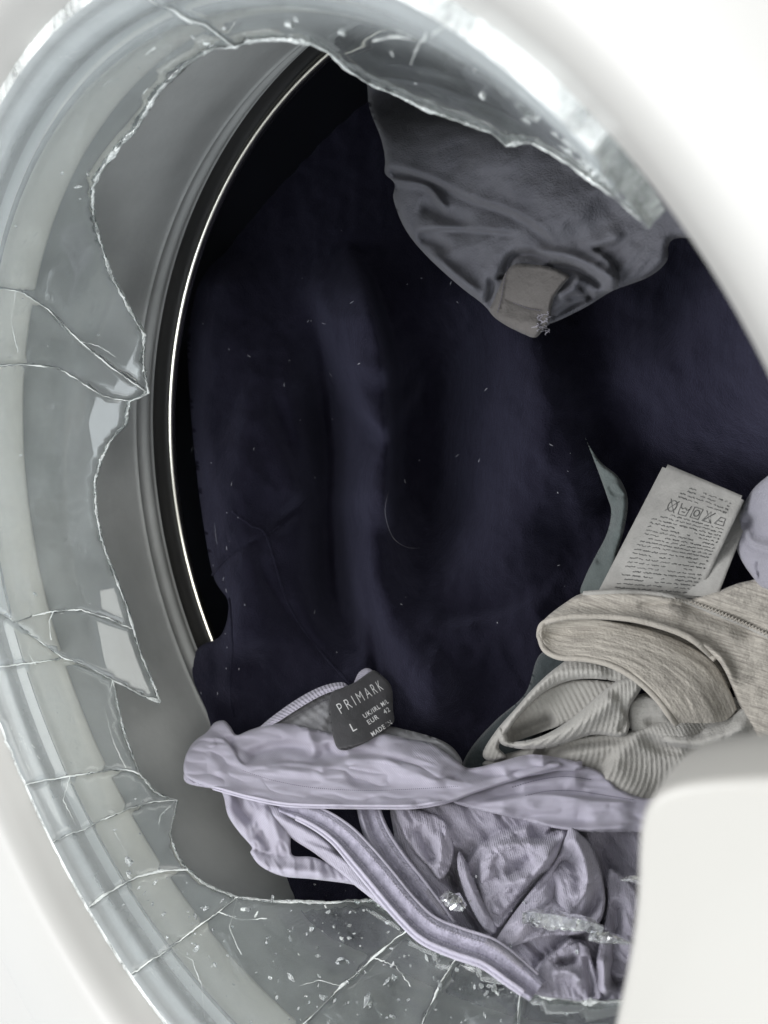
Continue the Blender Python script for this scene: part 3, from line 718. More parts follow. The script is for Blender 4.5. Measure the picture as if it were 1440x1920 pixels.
inner, _ = sheet('hem_lining', [(1016, 1190), (1030, 1168), (1070, 1160), (1180, 1163), (1260, 1182), (1340, 1225), (1370, 1290), (1300, 1330), (1150, 1250), (1040, 1215)], DB,
 [('v', 3, 20, [(1040, 1190), (1120, 1200), (1230, 1240)])], M_heather, hb, step=4, edge=10, drop=2, lift=-7, uvf=rot_uv(12, 120), skirt=2)
band, band_s = loft('looped_hem_band', [
 [(1014, 1183, 3.5), (1016, 1172, 5), (1032, 1163, 4), (1075, 1160, 2), (1150, 1166, 0), (1250, 1192, -1), (1330, 1236, 0), (1366, 1290, 1), (1382, 1330, 1)],
 [(1011, 1187, 3), (1015, 1194, 4.5), (1030, 1185, 1), (1090, 1176, 0), (1160, 1184, 2), (1240, 1210, 3), (1310, 1262, 4), (1345, 1310, 4), (1362, 1350, 3)],
 [(1012, 1190, 3), (1022, 1206, 5), (1042, 1208, 3.5), (1100, 1200, 4), (1160, 1212, 5.5), (1230, 1245, 7), (1285, 1292, 8), (1320, 1330, 8), (1330, 1356, 6)],
 [(1012, 1191, 3), (1024, 1216, 5.5), (1050, 1226, 7), (1100, 1228, 8), (1150, 1240, 9), (1200, 1268, 10.5), (1240, 1305, 11), (1262, 1335, 11), (1276, 1356, 8)],
 [(1011, 1189, 2.5), (1020, 1217, 5), (1048, 1233, 6.5), (1098, 1237, 7.5), (1146, 1249, 8.5), (1194, 1277, 9.5), (1232, 1313, 10), (1254, 1342, 10), (1270, 1362, 6)],
 ], DB, M_heather, hb, nu=150, nv=34, thick=2.2, uvs=(3.3, .9), fine=lambda u, v: .35 * fbm(u * 9, v * 26, 3) + .5 * fbm(u * 5, v * 6, 2))
tube('rolled_edge', band_s(np.linspace(.02, .985, 140), .985, .3), .0011, M_heather, hb, seg=8)
# rolled loop edge on the upper layer
tube('rolled_edge', hb_s(*resample(crom([(1014, 1200), (1011, 1188), (1018, 1170), (1045, 1160), (1095, 1155), (1180, 1160), (1252, 1178), (1300, 1200), (1342, 1236)], 10), 120).T, .3), .00115, M_heather, hb, seg=8)
seam = crom([(1096, 1113), (1160, 1110), (1235, 1115), (1290, 1128), (1340, 1148), (1390, 1168), (1450, 1196)], 20)
tube('neck_seam', hb_s(*resample(seam, 120).T, .3), .0010, M_beige, hb, seg=8)
c = ([], [])
sp = resample(crom([(1262, 1120), (1310, 1134), (1370, 1158), (1450, 1194)], 20), 60)
for i in range(1, 59):
    a, b = sp[i], sp[i + 1 if i < 59 else i]; nrm2 = np.array([-(b - a)[1], (b - a)[0]]); nrm2 /= np.linalg.norm(nrm2) + 1e-9
    q = np.linspace(-4, 4, 4); sl = 2.2 * (1 if i % 2 else -1)
    tube('', hb_s(a[0] + nrm2[0] * q + sl * q / 4, a[1] + nrm2[1] * q, 1.5), .00028, None, seg=5, taper=True, collect=c)
o = mesh_obj('overlock_stitch', c[0], c[1], M_heather, hb); o['kind'] = 'stuff'

# care label: two leaves
DC = plane3((1130, 1110, .280), (1400, 940, .245), (1330, 1115, .250))
def bil(q):     # q: four corners tl, tr, br, bl -> f(u, v)
    q = np.array(q, float)
    return lambda u, v: (q[0] * ((1 - u) * (1 - v))[..., None] + q[1] * (u * (1 - v))[..., None] + q[2] * (u * v)[..., None] + q[3] * ((1 - u) * v)[..., None])
def leaf(name, q, D, bow, lift, parent, mt, nu=26, nv=34, thick=.25):
    f = bil(q); v_, u_ = np.meshgrid(np.linspace(0, 1, nv), np.linspace(0, 1, nu), indexing='ij')
    # rounded far corners
    X = f(u_, v_); h = lift + bow(u_, v_)
    cs = []
    def s(u, v, up=0.0):
        u = np.asarray(u, float); v = np.asarray(v, float); P = f(u, v); hh = lift + bow(u, v) + up
        return W(P[..., 0], P[..., 1], D(P[..., 0], P[..., 1]) - hh / 1000)
    t = s(u_, v_).reshape(-1, 3); b = s(u_, v_, -thick).reshape(-1, 3); n = nu * nv; Fc = []
    for i in range(nv - 1):
        for j in range(nu - 1):
            if (i == 0 and j in (0, nu - 2)): continue
            a = i * nu + j; Fc += [(a, a + nu, a + nu + 1, a + 1), (n + a, n + a + 1, n + a + nu + 1, n + a + nu)]
    for a_, b_ in ((0, nu - 1), ):
        for i in range(1, nv - 1): Fc += [(i * nu, n + i * nu, n + (i + 1) * nu, (i + 1) * nu), (i * nu + nu - 1, (i + 1) * nu + nu - 1, n + (i + 1) * nu + nu - 1, n + i * nu + nu - 1)]
    for j in range(1, nu - 2): Fc.append((j, j + 1, n + j + 1, n + j))
    return mesh_obj(name, np.vstack([t, b]), Fc, mt, parent), s
lb, _ = leaf('care_label_leaf', [(1262, 880), (1412, 948), (1345, 1120), (1185, 1110)], DC, lambda u, v: 2 * np.sin(v * 3) - 3 * (1 - v), 0, hb, M_care)
la, la_s = leaf('care_label', [(1246, 868), (1398, 932), (1308, 1122), (1120, 1112)], DC, lambda u, v: 3.4 * np.sin(v * 3.0 + u) + 2.4 * np.sin(u * 3.1 + v) + .5 * np.sin(u * 9 - v * 5) - 2.5 * (1 - v) * 0 + .35 * np.sin(v * 22 + u * 3), 3.5, hb, M_care)
c = ([], [])
def stroke(pts, r=.00013, up=.12):
    pts = np.array(pts); tube('', la_s(pts[:, 0], pts[:, 1], up), r, None, seg=4, collect=c)
r2 = random.Random(5)
v = .10
while v < .965:
    if not (.215 < v < .33):
        u = .30 + .05 * r2.random() if v < .35 else (.16 if v < .6 else .14); ue = .93 if v > .34 else .88
        if v < .16: u = .38
        while u < ue:
            L_ = r2.uniform(.025, .10)
            if r2.random() < .9:
                k = max(3, int(L_ / .006)); us = np.linspace(u, min(u + L_, ue), k)
                stroke([(a, v + r2.uniform(-.006, .006)) for a in us], .00010 + .00008 * r2.random())
            u += L_ + r2.uniform(.012, .03)
    v += .030 if v < .6 else .034
# laundry symbols: crossed circle, tub, square with circle, crossed shape, iron
def sym(cx, cy, shapes, s=.045):
    for sh in shapes: stroke([(cx + a * s, cy + b * s * .95) for a, b in sh], .00016, .16)
circ = lambda r, cx=0, cy=0: [(cx + r * math.cos(t), cy + r * math.sin(t)) for t in np.linspace(0, 2 * math.pi, 18)]
X_ = [[(-1, -1), (1, 1)], [(-1, 1), (1, -1)]]
sym(.30, .27, [circ(.9)] + X_, .05)
sym(.44, .27, [[(-1, -.8), (-.8, .9), (.8, .9), (1, -.8)], [(-1, -.3), (-.4, 0), (0, -.3), (.5, 0), (1, -.3)], [(-.3, .4), (.3, .4)]], .055)
sym(.58, .27, [[(-1, -1), (1, -1), (1, 1), (-1, 1), (-1, -1)], circ(.6)], .047)
sym(.72, .27, [[(-1, .9), (0, -1), (1, .9), (-1, .9)]] + X_, .05)
sym(.86, .27, [[(-1, .8), (1, .8), (.8, -.6), (-.3, -.6), (-1, .8)], [(-.4, .1), (.5, .1)]], .05)
o = mesh_obj('care_print', c[0], c[1], M_ink, la); o['kind'] = 'stuff'

# --- mauve mesh at the right edge
mesh_, _ = sheet('mauve_mesh_garment', [(1385, 970), (1400, 935), (1430, 900), (1500, 860), (1600, 900), (1600, 1080), (1500, 1110), (1436, 1104), (1410, 1080), (1385, 1040), (1378, 1005)],
 plane3((1385, 970, .25), (1500, 1000, .215), (1400, 1080, .243)), [('v', 5, 18, [(1400, 960), (1420, 1000), (1480, 1010)]), ('s', 4, 10, [(1395, 985), (1405, 1015), (1440, 1030), (1500, 1035)]), ('c', 3, 4, [(1420, 1050), (1425, 1095)], (.1, .1))], M_mesh, step=3, edge=10, drop=3, lift=4, noise=(.8, 30))
tag(mesh_, 'pale mauve gauzy cloth at the right edge beside the care label', 'cloth')

M_shade = fabric('painted_shade', (.055, .065, .068), (.035, .043, .045), weave=1200)  # shade of the beige fold behind the roll, put into its colour
# --- ribbed beige garment
def ribwarp(cx, cy, a0, k, sp):
    def f(x, y):
        a = math.radians(a0); dx = x - cx; dy = y - cy
        u = (dx * math.cos(a) + dy * math.sin(a)); v = (-dx * math.sin(a) + dy * math.cos(a))
        return (u + k * v * v / 100 + 6 * fbm(x / 90, y / 90, 2)) / sp, v / 100
    return f
rb, rb_s = sheet('ribbed_knit_garment', [(905, 1430), (1000, 1400), (1100, 1380), (1180, 1370), (1300, 1330), (1420, 1300), (1600, 1300), (1620, 1620), (1250, 1600), (1150, 1500), (1060, 1450), (960, 1450)],
 DB, [('r', 6, 40, [(1020, 1420), (1120, 1390), (1200, 1380), (1330, 1400)]), ('v', 6, 12, [(1000, 1425), (1060, 1398), (1160, 1382), (1200, 1370)], (.1, .3)), ('v', 5, 14, [(1190, 1372), (1240, 1400), (1330, 1410), (1400, 1395)], (.2, .2)), ('r', 7, 45, [(1120, 1440), (1170, 1480), (1220, 1540)])],
 M_beige, step=2.6, edge=10, drop=4, lift=-3, noise=(1, 60), uvf=ribwarp(1100, 1430, 20, .5, 10.5), ribs=.6)
tag(rb, 'pale beige ribbed knit garment, rolled into a loop, lying under the heather grey hem', 'garment')
# outer fold above the mouth of the roll
r1, _ = sheet('upper_fold', [(905, 1412), (930, 1370), (965, 1330), (1005, 1285), (1045, 1250), (1080, 1232), (1140, 1245), (1195, 1265), (1190, 1290), (1140, 1275), (1075, 1275), (1020, 1298), (975, 1340), (950, 1375), (935, 1400), (950, 1420), (920, 1428)],
 DB, [('r', 3, 12, [(930, 1400), (975, 1330), (1040, 1265), (1150, 1262)], (.1, .1))], M_beige, rb, step=2.6, edge=8, drop=4, lift=3, uvf=ribwarp(1050, 1260, -8, .2, 9), ribs=.7)
r2_, _ = sheet('roll_mouth', [(945, 1392), (965, 1345), (1020, 1295), (1080, 1275), (1160, 1280), (1200, 1290), (1150, 1320), (1080, 1350), (1010, 1375), (960, 1392)],
 DB, [('v', 7, 14, [(955, 1385), (1000, 1365), (1045, 1345)], (.1, .2))], M_beige, rb, step=2.6, edge=6, drop=1, lift=-4, uvf=ribwarp(1050, 1330, -25, .1, 10), ribs=.7)
r3, _ = sheet('lower_roll', [(930, 1372), (938, 1362), (950, 1375), (958, 1390), (1000, 1385), (1040, 1368), (1080, 1340), (1120, 1305), (1160, 1275), (1195, 1265), (1205, 1285), (1180, 1330), (1180, 1365), (1165, 1382), (1110, 1378), (1040, 1400), (985, 1405), (945, 1398), (932, 1385)],
 DB, [('r', 4, 16, [(960, 1395), (1040, 1380), (1100, 1350), (1160, 1300)], (.1, .1)), ('v', 2.5, 6, [(1165, 1320), (1175, 1345), (1160, 1375)])], M_beige, rb, step=2.4, edge=10, drop=5, lift=6, uvf=ribwarp(1060, 1370, 38, .35, 10.5), ribs=.75)
r4, _ = sheet('inner_fold', [(1180, 1320), (1210, 1300), (1250, 1320), (1262, 1352), (1300, 1370), (1330, 1360), (1400, 1320), (1450, 1310), (1450, 1400), (1330, 1405), (1270, 1400), (1220, 1385), (1185, 1375)],
 DB, [('v', 3, 8, [(1200, 1350), (1260, 1365), (1330, 1375)]), ('r', 3, 14, [(1230, 1385), (1320, 1392), (1420, 1350)])], M_beige, rb, step=3, edge=10, drop=4, lift=1, uvf=ribwarp(1300, 1370, 80, .1, 14), ribs=.3, noise=(1, 30))
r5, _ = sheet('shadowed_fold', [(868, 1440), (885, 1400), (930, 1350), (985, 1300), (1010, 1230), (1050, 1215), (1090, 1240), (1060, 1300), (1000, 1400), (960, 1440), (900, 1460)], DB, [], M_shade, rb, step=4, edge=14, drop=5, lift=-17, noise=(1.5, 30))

# --- lavender top
def wr(a, s, seed=0):
    th = {3: .15, 7: .05, 11: .9, 5: 1.2, 21: 1.1, 22: 1.1, 23: -.7, 24: -.9, 25: 1.4, 26: 1.2, 27: .12}.get(seed, .5); c_, s_ = math.cos(th), math.sin(th)
    def f(x, y):
        wx = 14 * fbm(x / 70 + seed, y / 70, 2); wy = 14 * fbm(x / 70, y / 70 + seed + 9, 2)
        u = ((x + wx) * c_ + (y + wy) * s_) / (s * 1.5); v = (-(x + wx) * s_ + (y + wy) * c_) / (s * .38)
        r1 = np.abs(fbm(u + seed, v, 2)); r2_ = np.abs(fbm(u * 2.1 + seed, v * 2.3 + 5, 2))
        return a * (.9 * np.minimum(r1 * 3.2, 1) - .55) * .8 + .3 * a * (np.minimum(r2_ * 3, 1) - .6) + .25 * fbm(x / 9, y / 9, 2)
    return f
la_x = 1.2
la_f = [
 ('v', 5, 12, [(455, 1430), (500, 1405), (560, 1400), (610, 1415), (640, 1425)], (.15, .25)),
 ('s', 4, 14, [(640, 1430), (590, 1432), (520, 1430), (460, 1432)], (.2, .2)),
 ('r', 4, 10, [(575, 1365), (582, 1390), (596, 1420)], (.1, .2)),
 ('v', 3, 7, [(612, 1390), (625, 1410), (655, 1420)], (.2, .2)),
 ('s', 4, 14, [(840, 1470), (780, 1445), (720, 1420), (650, 1420), (600, 1440)], (.2, .3)),
 ('v', 2.5, 9, [(600, 1440), (660, 1465), (720, 1470)], (.2, .3)),
 ('r', 5, 22, [(700, 1400), (780, 1425), (850, 1465)], (.2, .2)),
 ('r', 3, 16, [(400, 1370), (395, 1420), (420, 1460)], (.2, .2)),
 ('v', 3, 8, [(440, 1380), (432, 1400), (440, 1420)], (.1, .4)),
 ('r', 3, 12, [(390, 1470), (480, 1495), (600, 1508), (740, 1508), (850, 1492)], (.1, .1)),
 ('v', 3, 10, [(860, 1440), (900, 1452), (950, 1450)], (.2, .2)),
 ('r', 4, 14, [(920, 1450), (980, 1430), (1040, 1428)], (.2, .2)),
 ('v', 2, 5, [(900, 1470), (960, 1462), (1010, 1450)], (.2, .2)),
]
la_f = [(f[0], f[1] * la_x, f[2] * 1.1) + f[3:] for f in la_f]
lav, lav_s = sheet('lavender_top',
 [(348, 1418), (362, 1392), (388, 1372), (402, 1355), (420, 1351), (432, 1362), (444, 1378), (470, 1368), (510, 1357), (550, 1358), (590, 1368), (640, 1378), (700, 1372), (760, 1384), (810, 1395), (855, 1425), (880, 1440), (930, 1430), (990, 1415), (1045, 1420), (1090, 1432),
  (1080, 1446), (1030, 1446), (980, 1458), (930, 1474), (880, 1488), (830, 1508), (770, 1516), (700, 1515), (620, 1515), (545, 1512), (480, 1500), (420, 1484), (380, 1472), (352, 1458), (345, 1440)],
 DL, la_f, M_lav, step=3.0, edge=8, drop=3.2, lift=6, noise=(1.0, 45), skirt=8, fine=wr(2.6, 75, 3), uvf=rot_uv(-12, 34), n=8)
tag(lav, 'lavender jersey top with a charcoal size label, draped over broken glass at the bottom', 'garment')
tipp, _ = sheet('sleeve_tip', [(345, 1450), (356, 1440), (400, 1462), (420, 1480), (395, 1478), (360, 1472), (346, 1464)], DL, [('c', 1, 3, [(356, 1455), (400, 1470)])], M_lav, lav, step=2.5, edge=6, drop=3, lift=2.5)
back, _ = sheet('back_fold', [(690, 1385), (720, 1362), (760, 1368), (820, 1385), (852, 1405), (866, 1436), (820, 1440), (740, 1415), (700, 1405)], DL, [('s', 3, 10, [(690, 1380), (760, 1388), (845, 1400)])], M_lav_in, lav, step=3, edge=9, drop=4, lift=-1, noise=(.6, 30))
# neckline loop behind the label
nk, nk_s = loft('neck_binding', [
 [(488, 1362, 2), (515, 1340, 3), (555, 1312, 4), (600, 1288, 4.5), (640, 1279, 5), (655, 1288, 4)],
 [(492, 1364, 4), (519, 1346, 5), (560, 1318, 6), (604, 1294, 6.5), (640, 1286, 7), (652, 1294, 5)],
 [(497, 1366, 3), (524, 1352, 4), (566, 1325, 5), (608, 1302, 5.5), (640, 1294, 6), (650, 1300, 4)]], DL, M_lav, lav, nu=90, nv=9, thick=1.2, uvs=(3, .3), fine=lambda u, v: .35 * np.cos(v * 12.5))
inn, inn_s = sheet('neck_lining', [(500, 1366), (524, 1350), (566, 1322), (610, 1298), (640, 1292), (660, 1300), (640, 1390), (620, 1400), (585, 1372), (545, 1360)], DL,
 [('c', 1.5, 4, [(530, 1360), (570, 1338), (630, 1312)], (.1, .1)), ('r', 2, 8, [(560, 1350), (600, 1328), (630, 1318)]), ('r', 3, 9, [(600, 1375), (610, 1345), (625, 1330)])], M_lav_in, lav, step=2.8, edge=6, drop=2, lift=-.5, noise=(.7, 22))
stitches('neck_stitch', on(inn_s, [(532, 1352), (572, 1332), (612, 1312), (634, 1306)]), 26, .0002, M_thread_dk, lav)
tip2, _ = loft('neck_tape', [[(663, 1282, 2), (672, 1262, 3), (685, 1253, 3.5), (695, 1254, 3)], [(672, 1284, 3), (682, 1268, 4), (691, 1259, 5), (700, 1258, 4)], [(682, 1284, 2), (690, 1272, 3), (697, 1264, 3), (705, 1262, 2)]], DL, M_lav, lav, nu=20, nv=7, thick=.8, fine=lambda u, v: .3 * np.cos(v * 12.5))
# size label
lab_q = [(624, 1300), (738, 1262), (748, 1372), (636, 1418)]
lab, lab_s = sheet('size_label', [(622, 1298), (640, 1290), (664, 1280), (690, 1262), (702, 1257), (718, 1268), (731, 1282), (736, 1300), (737, 1330), (739, 1352), (728, 1362), (712, 1375), (690, 1390), (664, 1402), (645, 1407), (632, 1402), (624, 1380), (618, 1345), (616, 1320)],
 DL, [('r', 4, 45, [(640, 1270), (650, 1330), (665, 1400)], (.01, .01)), ('v', 3, 16, [(745, 1260), (742, 1310), (745, 1370)], (.01, .01))], M_label, lav, step=2.5, edge=5, drop=.8, lift=7, skirt=.8, noise=(.3, 30), inward=.5)
def text(s, org, ang, h, wd, weight=0.0, shear=0, up=.1, name='label_print', xs=None, space=1.15):
    """letters laid on the label: org = baseline start, ang = slope of the line, h = height, wd = line length (in picture pixels)"""
    cu = bpy.data.curves.new('t', 'FONT'); cu.body = s; cu.size = 1; cu.offset = weight; cu.resolution_u = 3; cu.space_character = space
    to = bpy.data.objects.new('t', cu); COL.objects.link(to)
    me = bpy.data.meshes.new_from_object(to.evaluated_get(bpy.context.evaluated_depsgraph_get()))
    bpy.data.objects.remove(to)
    n = len(me.vertices); V = np.zeros(n * 3); me.vertices.foreach_get('co', V); V = V.reshape(-1, 3)
    Fc = [tuple(p.vertices) for p in me.polygons]
    x = V[:, 0] - V[:, 0].min(); x = x / x.max(); y = V[:, 1] / .69
    if xs: x = xs(x)
    a = math.radians(ang); px_ = org[0] + x * wd * math.cos(a) + y * h * (-math.sin(a)) ; py_ = org[1] - x * wd * math.sin(a) - y * h * math.cos(a)
    P = lab_s(px_, py_, up)
    return mesh_obj(name, P, Fc, M_print, lab, False)
cmp_ = lambda x: 1.22 * x - .30 * x ** 2 + .08 * x ** 3
text('PRIMARK', (640, 1339), 30, 21, 92, -.012, space=1.5, xs=lambda x: (1.25 * x - .25 * x * x))
text('L', (662, 1372), 28, 16, 9, .0)
text('UK/IRL M/L', (684, 1347), 33, 8.5, 54, .012, xs=lambda x: 1.2 * x - .2 * x * x)
text('EUR   42', (692, 1359), 33, 9, 48, .012)
text('MADE IN', (699, 1381), 33, 8.5, 44, .012)

# under band at the right
ub, ub_s = sheet('lower_hem_band', [(850, 1500), (900, 1478), (960, 1462), (1030, 1443), (1090, 1436), (1130, 1450), (1160, 1478), (1205, 1496), (1260, 1500), (1260, 1560), (1180, 1560), (1100, 1560), (1040, 1553), (980, 1538), (920, 1524), (870, 1512)],
 DL, [('s', 4, 12, [(1190, 1502), (1130, 1500), (1060, 1490), (1000, 1487), (930, 1500), (880, 1506)], (.1, .2)), ('r', 3, 14, [(960, 1478), (1040, 1462), (1100, 1462)]), ('v', 3, 14, [(940, 1515), (1040, 1540), (1120, 1530)]), ('r', 2.5, 10, [(990, 1540), (1080, 1552), (1200, 1545)])],
 M_lav, lav, step=2.8, edge=7, drop=2.5, lift=1, noise=(1, 40), uvf=rot_uv(0, 34), fine=wr(1.8, 70, 7))
hs = on(ub_s, [(960, 1476), (1010, 1462), (1060, 1456), (1110, 1462)])
stitches('hem_stitch', hs, 30, .00022, M_thread_dk, lav)
stitches('hem_stitch', on(ub_s, [(985, 1492), (1030, 1483), (1080, 1483), (1140, 1492), (1190, 1500)]), 40, .0002, M_thread_dk, lav)
stitches('hem_stitch', on(lav_s, [(455, 1445), (520, 1465), (600, 1478), (700, 1482), (800, 1478), (860, 1474)], 5.0), 110, .00017, M_thread_dk, lav)
pip = resample(crom([(400, 1481), (470, 1500), (540, 1513), (620, 1516), (710, 1517), (780, 1516), (840, 1505), (890, 1486), (960, 1464), (1030, 1447), (1090, 1436)], 12), 160)
for k, (dy, up) in enumerate(((-2, .2), (-6.5, .5))):
    tube('piping', lav_s(pip[:, 0], pip[:, 1] + dy, up + 2.6 * np.clip((880 - pip[:, 0]) / 60, 0, 1) - 1.5), .00055, M_lav, lav, seg=8)

# body of the top at the lower right
bf = [
 ('s', 7, 16, [(1000, 1545), (950, 1560), (900, 1585), (870, 1620), (845, 1635)], (.1, .1)),
 ('v', 7, 8, [(790, 1560), (820, 1590), (835, 1620), (850, 1650), (845, 1665)], (.2, .1)),
 ('r', 5, 9, [(840, 1540), (830, 1580), (815, 1620)], (.2, .2)),
 ('r', 7, 8, [(865, 1610), (875, 1650), (900, 1700), (925, 1745)], (.1, .1)),
 ('v', 7, 7, [(850, 1625), (862, 1680), (895, 1735), (912, 1755)], (.1, .1)),
 ('s', 9, 22, [(905, 1790), (940, 1735), (970, 1690), (1010, 1640), (1050, 1595), (1068, 1560)], (.1, .02)),
 ('s', 7, 18, [(1050, 1580), (980, 1575), (930, 1582), (905, 1610), (895, 1650), (905, 1690), (930, 1735)], (.1, .1)),
 ('v', 4, 12, [(945, 1640), (980, 1625), (1000, 1600)], (.2, .3)),
 ('r', 5, 12, [(935, 1665), (965, 1650), (1000, 1645)], (.2, .2)),
 ('s', 9, 14, [(1110, 1745), (1135, 1700), (1130, 1650), (1112, 1590), (1085, 1562), (1070, 1556)], (.1, .05)),
 ('r', 5, 10, [(1075, 1700), (1100, 1660), (1090, 1620), (1072, 1570)], (.2, .1)),
 ('v', 6, 12, [(1035, 1548), (1050, 1562)], (.1, .1)),
 ('r', 7, 30, [(1140, 1640), (1180, 1720), (1170, 1850)], (.1, .1)),
 ('v', 6, 14, [(1075, 1790), (1090, 1820), (1100, 1870)], (.1, .1)),
 ('r', 5, 9, [(1098, 1800), (1108, 1840), (1115, 1880)], (.1, .1)),
 ('s', 7, 12, [(1100, 1765), (1070, 1760), (1045, 1780), (1020, 1800), (1000, 1830)], (.1, .1)),
 ('v', 6, 10, [(1040, 1790), (1050, 1800), (1065, 1805), (1090, 1800)], (.2, .2)),
 ('r', 5, 14, [(1030, 1830), (1050, 1815), (1080, 1840)], (.2, .2)),
 ('v', 4, 10, [(740, 1560), (760, 1620), (790, 1680)], (.2, .2)),
 ('c', 4, 8, [(780, 1530), (790, 1560), (820, 1600)], (.2, .2)),
 ('r', 4, 30, [(960, 1760), (1020, 1745), (1090, 1740)], (.2, .2)),
]
bf = [(f[0], f[1] * 1.0, f[2] * 1.1) + f[3:] for f in bf] + [('v', 9, 40, [(850, 1580), (880, 1680), (930, 1760)]), ('r', 9, 45, [(1000, 1600), (1060, 1650), (1040, 1730)]), ('v', 8, 30, [(1120, 1560), (1140, 1640), (1120, 1760)])]
body, body_s = sheet('body_panel', [(738, 1500), (820, 1500), (920, 1510), (1040, 1540), (1200, 1540), (1330, 1560), (1330, 1830), (1210, 1868), (1130, 1876), (1060, 1872), (1010, 1866), (960, 1830), (900, 1790), (840, 1760), (790, 1700), (752, 1620), (738, 1560)],
 DL, bf, M_lav, lav, step=2.8, edge=12, drop=4, lift=-6, noise=(2.0, 60), skirt=7, fine=wr(3.4, 90, 11), uvf=rot_uv(40, 34))
lyr = dict(step=2.6, edge=6, drop=2.4, skirt=5, inward=2, uvf=rot_uv(35, 34))
sheet('fold', [(740, 1512), (800, 1522), (835, 1540), (850, 1585), (846, 1622), (826, 1650), (806, 1628), (785, 1606), (760, 1572)], DL, [('v', 5, 10, [(778, 1545), (800, 1580), (815, 1622)]), ('r', 4, 9, [(825, 1555), (828, 1600), (822, 1635)])], M_lav, lav, lift=-2, fine=wr(2.5, 60, 21), **lyr)
sheet('fold', [(862, 1596), (880, 1630), (898, 1672), (916, 1708), (934, 1738), (926, 1752), (905, 1738), (885, 1705), (868, 1665), (857, 1622)], DL, [('r', 3, 6, [(866, 1615), (885, 1670), (920, 1735)])], M_lav, lav, lift=-1, fine=wr(1, 40, 22), **lyr)
sheet('fold', [(900, 1640), (906, 1606), (930, 1582), (975, 1572), (1030, 1574), (1062, 1570), (1040, 1608), (1004, 1655), (968, 1700), (940, 1738), (922, 1730), (906, 1692)], DL, [('v', 7, 13, [(935, 1650), (962, 1630), (1000, 1618), (1020, 1600)], (.3, .3)), ('r', 4, 12, [(940, 1680), (965, 1655), (995, 1640)], (.3, .3)), ('r', 4, 10, [(915, 1660), (920, 1615), (950, 1592), (1000, 1586)], (.2, .2))], M_lav, lav, lift=-1, fine=wr(2, 60, 23), **lyr)
sheet('fold', [(1068, 1552), (1086, 1562), (1106, 1584), (1122, 1620), (1132, 1660), (1134, 1700), (1120, 1735), (1085, 1752), (1030, 1756), (960, 1775), (912, 1792), (930, 1762), (952, 1728), (985, 1684), (1018, 1640), (1048, 1600)], DL, [('r', 6, 12, [(1070, 1560), (1095, 1610), (1100, 1665), (1080, 1710)], (.1, .3)), ('v', 6, 14, [(1055, 1600), (1062, 1650), (1040, 1700)], (.3, .3)), ('r', 3, 16, [(960, 1750), (1000, 1705), (1040, 1650)], (.2, .3)), ('v', 4, 10, [(1120, 1660), (1112, 1700), (1080, 1735)], (.3, .3))], M_lav, lav, lift=3, fine=wr(2.2, 75, 24), **lyr)
sheet('fold', [(1140, 1632), (1165, 1640), (1195, 1672), (1215, 1730), (1215, 1880), (1120, 1876), (1118, 1800), (1132, 1740), (1140, 1690)], DL, [('v', 7, 14, [(1150, 1680), (1160, 1760), (1150, 1860)], (.2, .1)), ('r', 5, 10, [(1130, 1790), (1134, 1830), (1136, 1870)])], M_lav, lav, lift=0, fine=wr(2, 70, 25), **lyr)
sheet('fold', [(1000, 1862), (1004, 1830), (1020, 1802), (1046, 1780), (1078, 1766), (1100, 1772), (1110, 1800), (1122, 1840), (1126, 1876), (1060, 1874)], DL, [('v', 6, 9, [(1040, 1798), (1054, 1806), (1075, 1800), (1085, 1790)], (.3, .3)), ('r', 4, 9, [(1030, 1830), (1052, 1820), (1078, 1828), (1092, 1850)], (.2, .2)), ('v', 4, 7, [(1098, 1790), (1104, 1830), (1112, 1872)], (.1, .1))], M_lav, lav, lift=2, fine=wr(1.6, 50, 26), **lyr)
sheet('fold', [(344, 1442), (350, 1412), (368, 1392), (392, 1380), (420, 1384), (440, 1406), (458, 1431), (500, 1430), (560, 1428), (600, 1434), (640, 1441), (664, 1430), (700, 1418), (735, 1420), (790, 1436), (840, 1456), (880, 1464), (930, 1455), (985, 1438), (1040, 1428), (1052, 1438), (1000, 1453), (940, 1470), (890, 1487), (864, 1497), (830, 1507), (770, 1516), (700, 1516), (620, 1516), (545, 1512), (480, 1500), (420, 1484), (380, 1472), (352, 1458)],
 DL, [('v', 4, 12, [(640, 1446), (690, 1462), (740, 1466)], (.3, .3)), ('r', 3, 14, [(690, 1430), (760, 1442), (840, 1475)], (.2, .2)), ('v', 2.5, 9, [(400, 1400), (418, 1430), (470, 1448)], (.3, .3)), ('v', 2, 9, [(380, 1430), (430, 1462), (520, 1488)], (.3, .3)), ('r', 2.5, 10, [(480, 1445), (560, 1446), (620, 1456)], (.2, .2))],
 M_lav, lav, lift=8.5, fine=wr(1.8, 60, 27), step=2.6, edge=6, drop=2.6, skirt=6, uvf=rot_uv(-8, 34))
